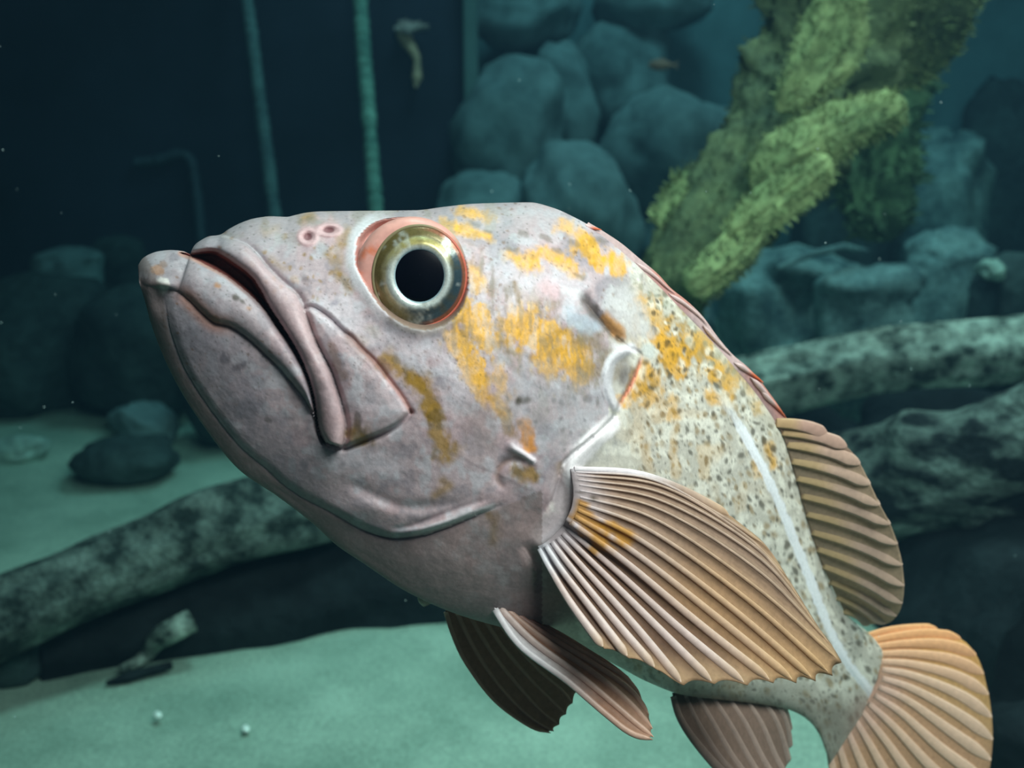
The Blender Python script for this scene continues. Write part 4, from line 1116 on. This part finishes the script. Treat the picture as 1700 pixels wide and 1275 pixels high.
# ---- pectoral fin
db = D0 - 0.008
def pk(pts, d_root, d_tip):
    n = len(pts)
    s = np.r_[0, np.cumsum([math.hypot(pts[i + 1][0] - pts[i][0], pts[i + 1][1] - pts[i][1]) for i in range(n - 1)])]
    s = s / s[-1]
    return [(p[0], p[1], d_root + (d_tip - d_root) * q) for p, q in zip(pts, s)]
d_top = surf(950, 782) - 0.001; d_bot = surf(897, 906) - 0.002
PEC = [
    pk([(893, 907), (915, 948), (950, 1005), (1003, 1077)], d_bot, d_bot - 0.012),
    pk([(903, 902), (935, 950), (985, 1015), (1044, 1093)], d_bot - .001, d_bot - 0.012),
    pk([(912, 895), (955, 950), (1020, 1030), (1090, 1112)], d_bot - .001, d_bot - 0.010),
    pk([(920, 888), (975, 950), (1055, 1040), (1135, 1138)], d_bot - .001, d_bot - 0.006),
    pk([(928, 880), (1000, 950), (1100, 1050), (1186, 1136)], d_bot - .001, d_bot - 0.002),
    pk([(935, 872), (1020, 945), (1130, 1045), (1241, 1138)], d_bot - .001, d_bot + 0.004),
    pk([(940, 862), (1035, 930), (1160, 1035), (1284, 1134)], d_top, d_bot + 0.010),
    pk([(945, 852), (1050, 915), (1190, 1025), (1322, 1134)], d_top, d_bot + 0.016),
    pk([(949, 842), (1065, 898), (1215, 1010), (1354, 1131)], d_top, d_bot + 0.021),
    pk([(951, 832), (1078, 880), (1240, 995), (1382, 1122)], d_top, d_bot + 0.025),
    pk([(952, 822), (1088, 862), (1255, 975), (1397, 1100)], d_top, d_bot + 0.028),
    pk([(952, 812), (1096, 846), (1262, 950), (1382, 1073)], d_top, d_bot + 0.030),
    pk([(951, 803), (1100, 832), (1262, 928), (1358, 1040)], d_top, d_bot + 0.031),
    pk([(950, 795), (1100, 819), (1250, 905), (1333, 1000)], d_top, d_bot + 0.031),
    pk([(949, 788), (1095, 806), (1225, 880), (1305, 955)], d_top, d_bot + 0.030),
    pk([(948, 783), (1080, 795), (1190, 852), (1272, 906)], d_top, d_bot + 0.028),
    pk([(947, 778), (1050, 785), (1130, 812), (1215, 858)], d_top, d_bot + 0.025)]
TAN = s2l(170, 134, 104); TANP = s2l(196, 168, 152); MAUVE = s2l(176, 150, 142)
def pec_col(U, V, fr, c, X, Y):
    ray = fr < 0
    n = fbm(X / 18, Y / 18, seed=81, oct=3)
    low = sstep(0.6, 0.25, U)
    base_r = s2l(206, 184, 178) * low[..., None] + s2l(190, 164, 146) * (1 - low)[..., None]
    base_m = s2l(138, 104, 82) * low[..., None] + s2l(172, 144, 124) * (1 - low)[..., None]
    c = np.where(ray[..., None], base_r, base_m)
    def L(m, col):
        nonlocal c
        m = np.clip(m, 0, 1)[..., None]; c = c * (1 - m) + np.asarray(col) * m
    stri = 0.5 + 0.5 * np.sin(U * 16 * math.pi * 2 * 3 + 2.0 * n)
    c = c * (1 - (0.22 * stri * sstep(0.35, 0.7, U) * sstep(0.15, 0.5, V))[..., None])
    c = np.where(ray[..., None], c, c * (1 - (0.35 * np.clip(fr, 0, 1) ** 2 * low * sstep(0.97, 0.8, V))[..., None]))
    L(sstep(0.75, 1.0, V) * 0.6, s2l(198, 164, 128))
    g = sstep(0.30, 0.45, U) * sstep(0.72, 0.55, U)
    L(g * sstep(0.25, 0.6, V) * np.where(ray, 0.4, 0.3), s2l(206, 156, 88))
    L(sstep(0.16, 0.0, V) * 0.9, s2l(200, 188, 192))
    L(sstep(0.16, 0.03, U) * sstep(0.35, 0.1, V), s2l(214, 212, 218))
    yel = blob(X, Y, [(965, 850), (985, 878), (1000, 905)], 13, 0.9, 83) + blob(X, Y, [(1010, 872), (1045, 895)], 12, 0.9, 84)
    L(yel * 0.85, s2l(190, 136, 48))
    L(blob(X, Y, [(962, 812), (985, 835), (995, 850)], 9, 0.9, 85) * sstep(0, 0.5, n), s2l(84, 72, 54))
    L(sstep(0.91, 0.97, U) * sstep(0.7, 0.35, V), s2l(226, 218, 222))
    return c
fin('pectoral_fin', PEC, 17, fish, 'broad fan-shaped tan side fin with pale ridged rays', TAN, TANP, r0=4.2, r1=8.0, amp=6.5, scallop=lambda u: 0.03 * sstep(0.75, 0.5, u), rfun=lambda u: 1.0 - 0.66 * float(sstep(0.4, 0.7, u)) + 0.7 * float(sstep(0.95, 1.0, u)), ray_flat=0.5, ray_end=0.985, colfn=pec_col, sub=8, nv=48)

# ---- pelvic fins
dpv = surf(830, 1000)
PEL = [pk([(816, 1003), (863, 1071), (940, 1129), (1004, 1184), (1047, 1217), (1084, 1228)], dpv + .002, dpv - 0.014),
       pk([(826, 1004), (890, 1064), (965, 1118), (1030, 1172), (1085, 1222)], dpv + .003, dpv - 0.010),
       pk([(834, 1006), (905, 1058), (985, 1108), (1045, 1155), (1081, 1198)], dpv + .005, dpv - 0.004),
       pk([(842, 1010), (918, 1056), (990, 1098), (1040, 1130), (1068, 1167)], dpv + .007, dpv + 0.002),
       pk([(850, 1014), (925, 1052), (975, 1082), (1016, 1108), (1051, 1136)], dpv + .010, dpv + 0.008)]
def pel_col(U, V, fr, c, X, Y):
    def L(m, col):
        nonlocal c
        m = np.clip(m, 0, 1)[..., None]; c = c * (1 - m) + np.asarray(col) * m
    L(sstep(0.3, 0.05, U) * sstep(0.75, 0.3, V), s2l(226, 220, 222))
    L(sstep(0.3, 0.8, U) * sstep(0.55, 0.1, V), s2l(120, 72, 62))
    L(sstep(0.7, 1.0, V) * 0.5, s2l(204, 164, 140))
    return c
fin('pelvic_fin', PEL, 6, fish, 'narrow pointed belly fin with white leading edge', s2l(176, 132, 108), s2l(196, 160, 142), r0=6.0, r1=5.0, amp=4.0, scallop=0.02, colfn=pel_col)
dpf = dpv + 0.045
PEL2 = [pk([(738, 1008), (753, 1056), (775, 1102), (821, 1163), (879, 1206), (914, 1217)], dpf, dpf + 0.01),
        pk([(760, 1010), (790, 1070), (830, 1130), (880, 1185), (921, 1213)], dpf, dpf + 0.012),
        pk([(785, 1012), (820, 1070), (860, 1120), (905, 1170), (934, 1194)], dpf, dpf + 0.014),
        pk([(810, 1014), (850, 1070), (890, 1115), (930, 1150), (948, 1172)], dpf, dpf + 0.016),
        pk([(830, 1016), (880, 1068), (920, 1105), (945, 1130), (960, 1146)], dpf, dpf + 0.018)]
fin('pelvic_fin', PEL2, 6, fish, 'dark brown belly fin on the far side, in shade', s2l(176, 140, 116), s2l(190, 154, 132), r0=4.0, r1=2.0, amp=3.0, scallop=0.02)

# ---- anal fin
def spine_d(x, y):
    q = np.hypot(0.5 * (Tx + Bx) - x, 0.5 * (Ty + By) - y)
    return D0 + Zc[np.argmin(q)]
def bel_d(x):
    return D0 + np.interp(x, Bx, Zc)
def back_d(x):
    return D0 + np.interp(x, Tx, Zc)
AN = [pk([(1116, 1150), (1128, 1190), (1155, 1232), (1200, 1282), (1240, 1310)], bel_d(1116), bel_d(1116) + .01),
      pk([(1140, 1150), (1165, 1200), (1200, 1260), (1245, 1312)], bel_d(1140), bel_d(1140) + .012),
      pk([(1170, 1152), (1200, 1200), (1235, 1262), (1268, 1312)], bel_d(1170), bel_d(1170) + .014),
      pk([(1205, 1155), (1235, 1200), (1265, 1262), (1290, 1302)], bel_d(1205), bel_d(1205) + .015),
      pk([(1245, 1160), (1270, 1200), (1290, 1252), (1304, 1282)], bel_d(1245), bel_d(1245) + .016),
      pk([(1280, 1165), (1297, 1190), (1306, 1222), (1308, 1252)], bel_d(1280), bel_d(1280) + .016),
      pk([(1296, 1168), (1303, 1182), (1306, 1198), (1308, 1215)], bel_d(1296), bel_d(1296) + .016)]
def an_col(U, V, fr, c, X, Y):
    m = sstep(0.3, 0.05, U)[..., None]
    return c * (1 - 0.45 * m)
fin('anal_fin', AN, 9, fish, 'grey-brown fin under the tail stalk', s2l(140, 116, 104), s2l(160, 138, 128), r0=5.0, r1=9.0, amp=2.0, ray_flat=0.28, colfn=an_col)

# ---- soft dorsal fin
def sd(pts):
    d = back_d(pts[0][0])
    return pk(pts, d, d + 0.012)
SD = []
for (a, b) in (((1286, 702), (1374, 723)), ((1296, 716), (1406, 742)), ((1304, 736), (1428, 770)), ((1312, 763), (1445, 804)), ((1320, 791), (1461, 838)), ((1328, 820), (1478, 870)), ((1336, 850), (1490, 903)),
               ((1345, 880), (1498, 938)), ((1354, 908), (1501, 972)), ((1364, 936), (1498, 1001)), ((1376, 962), (1489, 1022)), ((1388, 988), (1471, 1035)), ((1400, 1012), (1446, 1036))):
    SD.append(sd([a, (a[0] * .66 + b[0] * .34, a[1] * .66 + b[1] * .34 - 5), (a[0] * .33 + b[0] * .67, a[1] * .33 + b[1] * .67 - 6), b]))
def sd_col(U, V, fr, c, X, Y):
    def L(m, col):
        nonlocal c
        m = np.clip(m, 0, 1)[..., None]; c = c * (1 - m) + np.asarray(col) * m
    L(sstep(0.35, 0.05, V) * 0.4, s2l(150, 134, 116))
    L(sstep(0.25, 0.0, U) * 0.7, s2l(176, 138, 126))
    L(np.where(fr < 0, 1, 0) * sstep(0.55, 0.25, V) * 0.5, s2l(176, 150, 86))
    return c
fin('soft_dorsal_fin', SD, 13, fish, 'rounded rear back fin with slanting rays', s2l(200, 172, 146), s2l(192, 162, 144), r0=8.0, r1=12.5, amp=2.0, scallop=0.0, ray_flat=0.2, ray_taper=0.16, colfn=sd_col)

# ---- tail fin
dt = D0 + 0.200
def tf(pts): return pk(pts, dt, dt + 0.015)
TF = [tf([(1436, 1056), (1470, 1048), (1510, 1045), (1558, 1047)]), tf([(1444, 1066), (1490, 1058), (1545, 1055), (1600, 1064)]), tf([(1450, 1078), (1505, 1074), (1570, 1078), (1626, 1098)]),
      tf([(1455, 1092), (1510, 1094), (1580, 1108), (1637, 1135)]), tf([(1458, 1106), (1515, 1115), (1590, 1142), (1645, 1178)]), tf([(1458, 1122), (1515, 1140), (1590, 1180), (1648, 1222)]),
      tf([(1452, 1138), (1505, 1162), (1575, 1212), (1645, 1262)]), tf([(1444, 1152), (1495, 1188), (1560, 1248), (1635, 1305)]), tf([(1432, 1166), (1480, 1215), (1540, 1285), (1600, 1345)]),
      tf([(1420, 1180), (1458, 1235), (1505, 1310), (1550, 1370)]), tf([(1406, 1195), (1432, 1250), (1465, 1320), (1495, 1385)]), tf([(1388, 1215), (1405, 1265), (1428, 1330), (1445, 1390)]), tf([(1374, 1232), (1382, 1275), (1395, 1335), (1405, 1385)])]
def tf_col(U, V, fr, c, X, Y):
    def L(m, col):
        nonlocal c
        m = np.clip(m, 0, 1)[..., None]; c = c * (1 - m) + np.asarray(col) * m
    L(sstep(0.4, 0.05, U) * 0.85, s2l(230, 160, 104))
    L(sstep(0.3, 0.05, V) * sstep(0.2, 0.5, U) * 0.5, s2l(206, 168, 160))
    L(np.where(fr < 0, 0, 1) * sstep(0.2, 0.6, V) * sstep(0.55, 0.3, U) * 0.35, s2l(214, 178, 84))
    return c
fin('tail_fin', TF, 15, fish, 'fan-shaped orange tinted tail fin', s2l(212, 166, 132), s2l(220, 182, 158), r0=4.5, r1=12.5, amp=2.0, scallop=0.0, ray_flat=0.2, ray_taper=0.16, colfn=tf_col)

# ---- spiny dorsal fin, folded flat along the back
sx = [(975, 371), (1000, 386), (1030, 406), (1060, 431), (1090, 456), (1112, 480), (1140, 502), (1166, 528), (1190, 561), (1215, 590), (1237, 608), (1258, 630), (1276, 654), (1292, 676), (1304, 698)]
top = resample(smooth_curve(sx, 6), 120)
nx = np.stack([-np.gradient(top[:, 1]), np.gradient(top[:, 0])], 1); nx /= np.linalg.norm(nx, axis=1)[:, None]
prof_d = np.array([back_d(x) for x in top[:, 0]])
inn = top + nx * 26.0
cols_d = np.zeros((120, 2, 3)); tt_ = np.linspace(0, 1, 120)
cols_d[:] = s2l(200, 180, 184)
cols_d[:, 0] = s2l(222, 190, 188)
for (a, b) in ((0.30, 0.45), (0.78, 0.86), (0.88, 1.0)):
    m = sstep(a - 0.05, a, tt_) * sstep(b + 0.05, b, tt_)
    cols_d[:, 0] = cols_d[:, 0] * (1 - m[:, None]) + s2l(216, 150, 136) * m[:, None]
Vd = np.stack([P(top[:, 0], top[:, 1], prof_d + 0.001), P(inn[:, 0], inn[:, 1], prof_d - 0.004)], 1).reshape(-1, 3)
sdf = mesh_obj('spiny_dorsal_fin', Vd, grid_faces(120, 2), M_FIN, fish, cols_d.reshape(-1, 3), origin=ROOT)
so = sdf.modifiers.new('thickness', 'SOLIDIFY'); so.thickness = 0.0016; so.offset = 0
sdf['label'] = 'folded pinkish spiny fin along the back'
def spine_at(a, b, lift, r, cl):
    # a spine lying along the folded fin, its tip free
    t = np.linspace(0, 1, 14)
    q = (a + (b - a) * t) * 119
    bx = np.interp(q, np.arange(120), top[:, 0]); by = np.interp(q, np.arange(120), top[:, 1])
    ox = np.interp(q, np.arange(120), nx[:, 0]); oy = np.interp(q, np.arange(120), nx[:, 1])
    off = 7 * (1 - t) - lift * t ** 2
    bx = bx + ox * off; by = by + oy * off
    dd = np.array([back_d(x) for x in bx])
    Vt, ft = tube(P(bx, by, dd - 0.001), r * PXM * (1.02 - t) ** 0.6 * 1.25 * np.clip(t / 0.2 + 0.05, 0, 1), 8)
    cc = np.ones((len(Vt), 3)) * s2l(214, 186, 184)
    k = sstep(0.35, 0.7, np.repeat(t, 8))[:, None]
    mesh_obj('fin_spine', Vt, ft, M_RAY, sdf, cc * (1 - k) + cl * k, origin=ROOT)
for (a, b, lf, r, cl) in ((-0.02, 0.055, 3, 4, s2l(222, 112, 74)), (0.22, 0.40, 0, 4, s2l(220, 176, 172)), (0.38, 0.56, 0, 4, s2l(222, 190, 188)), (0.55, 0.70, 0, 4, s2l(222, 190, 188)), (0.72, 0.845, 4, 5, s2l(228, 112, 66)), (0.80, 0.97, 1, 5.5, s2l(214, 134, 112)), (0.86, 0.995, 3, 5, s2l(220, 120, 88))):
    spine_at(a, b, lf, r, cl)

# ---- pale background spot, added to the fish as a lump under the belly
q = np.linspace(0, 1, 10)
Vt, ft = tube(P(700 + 10 * q, 982 + 22 * q, np.full(10, surf(712, 985) + 0.016)), PXM * (8 + 5 * np.sin(q * 3.0)), 10)
mesh_obj('belly_lump', Vt, ft, mat_plain('pale_lump', tuple(s2l(206, 206, 186)), nscale=300), fish, origin=ROOT)['label'] = 'small pale lump added under the belly'

# ================================================================== SMALL THINGS
# tiny brown fish far off
def small_fish(px, py, d, lpx, hpx, label):
    o = empty('distant_fish', P(np.array(float(px)), np.array(float(py)), np.array(float(d))))
    tag(o, label, 'fish')
    k = d / F
    t = np.linspace(0, 1, 24); q = np.linspace(0, 2 * math.pi, 16, endpoint=False)
    hgt = hpx * k * 0.5 * np.sin(math.pi * np.clip(t, 0.02, 0.97) ** 0.75) ** 0.8 + 0.0008
    V = np.stack([((t - 0.5) * lpx * k)[:, None] * np.ones(16), (hgt * 0.5)[:, None] * np.cos(q), hgt[:, None] * np.sin(q)], -1).reshape(-1, 3)
    f = grid_faces(24, 16, close_v=True); f.append(tuple(range(16))[::-1]); f.append(tuple(23 * 16 + j for j in range(16)))
    mt = mat_plain('distant_fish_skin', tuple(s2l(104, 84, 66)), nscale=60, namp=0.3)
    mesh_obj('body', V, f, mt, o)
    x = lpx * k * 0.45
    tv = np.array([(x, -.001, 0), (x + lpx * k * .22, -.001, hpx * k * .45), (x + lpx * k * .16, -.001, 0), (x + lpx * k * .22, -.001, -hpx * k * .45)])
    tv = np.vstack([tv, tv + np.array([0, .002, 0])])
    mesh_obj('tail_fin', tv, [(0, 1, 2), (0, 2, 3), (4, 6, 5), (4, 7, 6), (0, 4, 5, 1), (1, 5, 6, 2), (2, 6, 7, 3), (3, 7, 4, 0)], mt, o, smooth=False)
    dv = np.array([(-lpx * k * .15, -.001, hpx * k * .4), (0, -.001, hpx * k * .75), (lpx * k * .25, -.001, hpx * k * .35)])
    dv = np.vstack([dv, dv + np.array([0, .002, 0])])
    mesh_obj('back_fin', dv, [(0, 1, 2), (3, 5, 4), (0, 3, 4, 1), (1, 4, 5, 2), (2, 5, 3, 0)], mt, o, smooth=False)
small_fish(1098, 108, 1.9, 42, 17, 'tiny brown fish far off between the boulders and the seaweed')

# twig lying on the sand
tw = empty('twig', floor_at(240, 1100)[0])
tag(tw, 'crooked pale twig sticking out over the sand under the slanting log', 'twig')
two = np.array(tw.location)
def fpts(lst): return np.array([floor_at(x, y, z)[0] for (x, y, z) in lst])
V, f = tube3(resample(smooth_curve(fpts([(318, 1030, .05), (290, 1045, .045), (262, 1062, .03), (245, 1085, .012), (228, 1098, .008), (200, 1112, .006)]), 8), 40), np.interp(np.linspace(0, 1, 40), [0, .3, .6, 1], [.012, .012, .008, .004]), 10)
mesh_obj('branch', V, f, M_BARK_PALE, tw, origin=two)
V, f = tube3(resample(smooth_curve(fpts([(176, 1134, .003), (205, 1126, .005), (240, 1116, .006), (285, 1104, .006)]), 8), 30), np.interp(np.linspace(0, 1, 30), [0, .3, 1], [.002, .005, .004]), 10)
mesh_obj('root', V, f, M_BARK_AND_SHADE, tw, origin=two)
# pale thin stick leaning on the boulders at the back
V, f = tube3(P(*(np.array(v, float) for v in ([1290, 1340, 1400, 1440], [446, 424, 410, 416], [1.72, 1.74, 1.76, 1.78]))), np.array([4, 6, 7, 3]) * 1.75 / F, 10)
st = mesh_obj('stick', V, f, M_ROPE2); tag(st, 'thin pale stick lying across the boulders below the seaweed', 'stick')
# shells on the sand
for (x, y, r, tl, lab) in ((262, 1187, 8, 0.6, 'small white shell on the sand, the one nearer the twig'), (408, 1210, 8, 0.4, 'small white shell on the sand, lower of the two')):
    p, d = floor_at(x, y, 0.004)
    u = np.linspace(0, 1, 10); q = np.linspace(0, 2 * math.pi, 24, endpoint=False)
    rr = r * d / F
    UU, Q2 = np.meshgrid(u, q, indexing='ij')
    R = rr * np.sin(UU * math.pi * 0.5) * (1 + 0.08 * np.cos(Q2 * 9) * UU)
    V = np.stack([R * np.cos(Q2) * 0.8, R * np.sin(Q2) * 1.3, rr * 0.6 * np.cos(UU * math.pi * 0.5)], -1).reshape(-1, 3)
    V = np.vstack([V, (0, 0, -rr * 0.05)])
    fa = grid_faces(10, 24, close_v=True) + [(240, 9 * 24 + (k + 1) % 24, 9 * 24 + k) for k in range(24)]
    o = mesh_obj('shell', V, fa, mat_plain('shell_white', tuple(s2l(226, 236, 226)), nscale=100))
    o.location = p; o.rotation_euler = (0, 0, tl)
    tag(o, lab, 'shell', 'shells on the sand')
# specks drifting in the water
rng = np.random.default_rng(5)
VV = []; FF = []
for k in range(70):
    x, y, d = rng.uniform(0, 1700), rng.uniform(0, 1275), rng.uniform(0.5, 0.8)
    p = P(np.array(x), np.array(y), np.array(d)); r = rng.uniform(0.7, 1.3) * d / F
    b0 = len(VV)
    VV += [p + np.array(v) * r for v in ((1, 0, 0), (-1, 0, 0), (0, 1, 0), (0, -1, 0), (0, 0, 1), (0, 0, -1))]
    FF += [tuple(b0 + i for i in t) for t in ((0, 2, 4), (2, 1, 4), (1, 3, 4), (3, 0, 4), (2, 0, 5), (1, 2, 5), (3, 1, 5), (0, 3, 5))]
o = mesh_obj('drifting_specks', np.array(VV), FF, mat_plain('speck', tuple(s2l(200, 220, 220)), nscale=10), smooth=False)
tag(o, 'tiny pale specks drifting in the water', 'specks', kind='stuff')
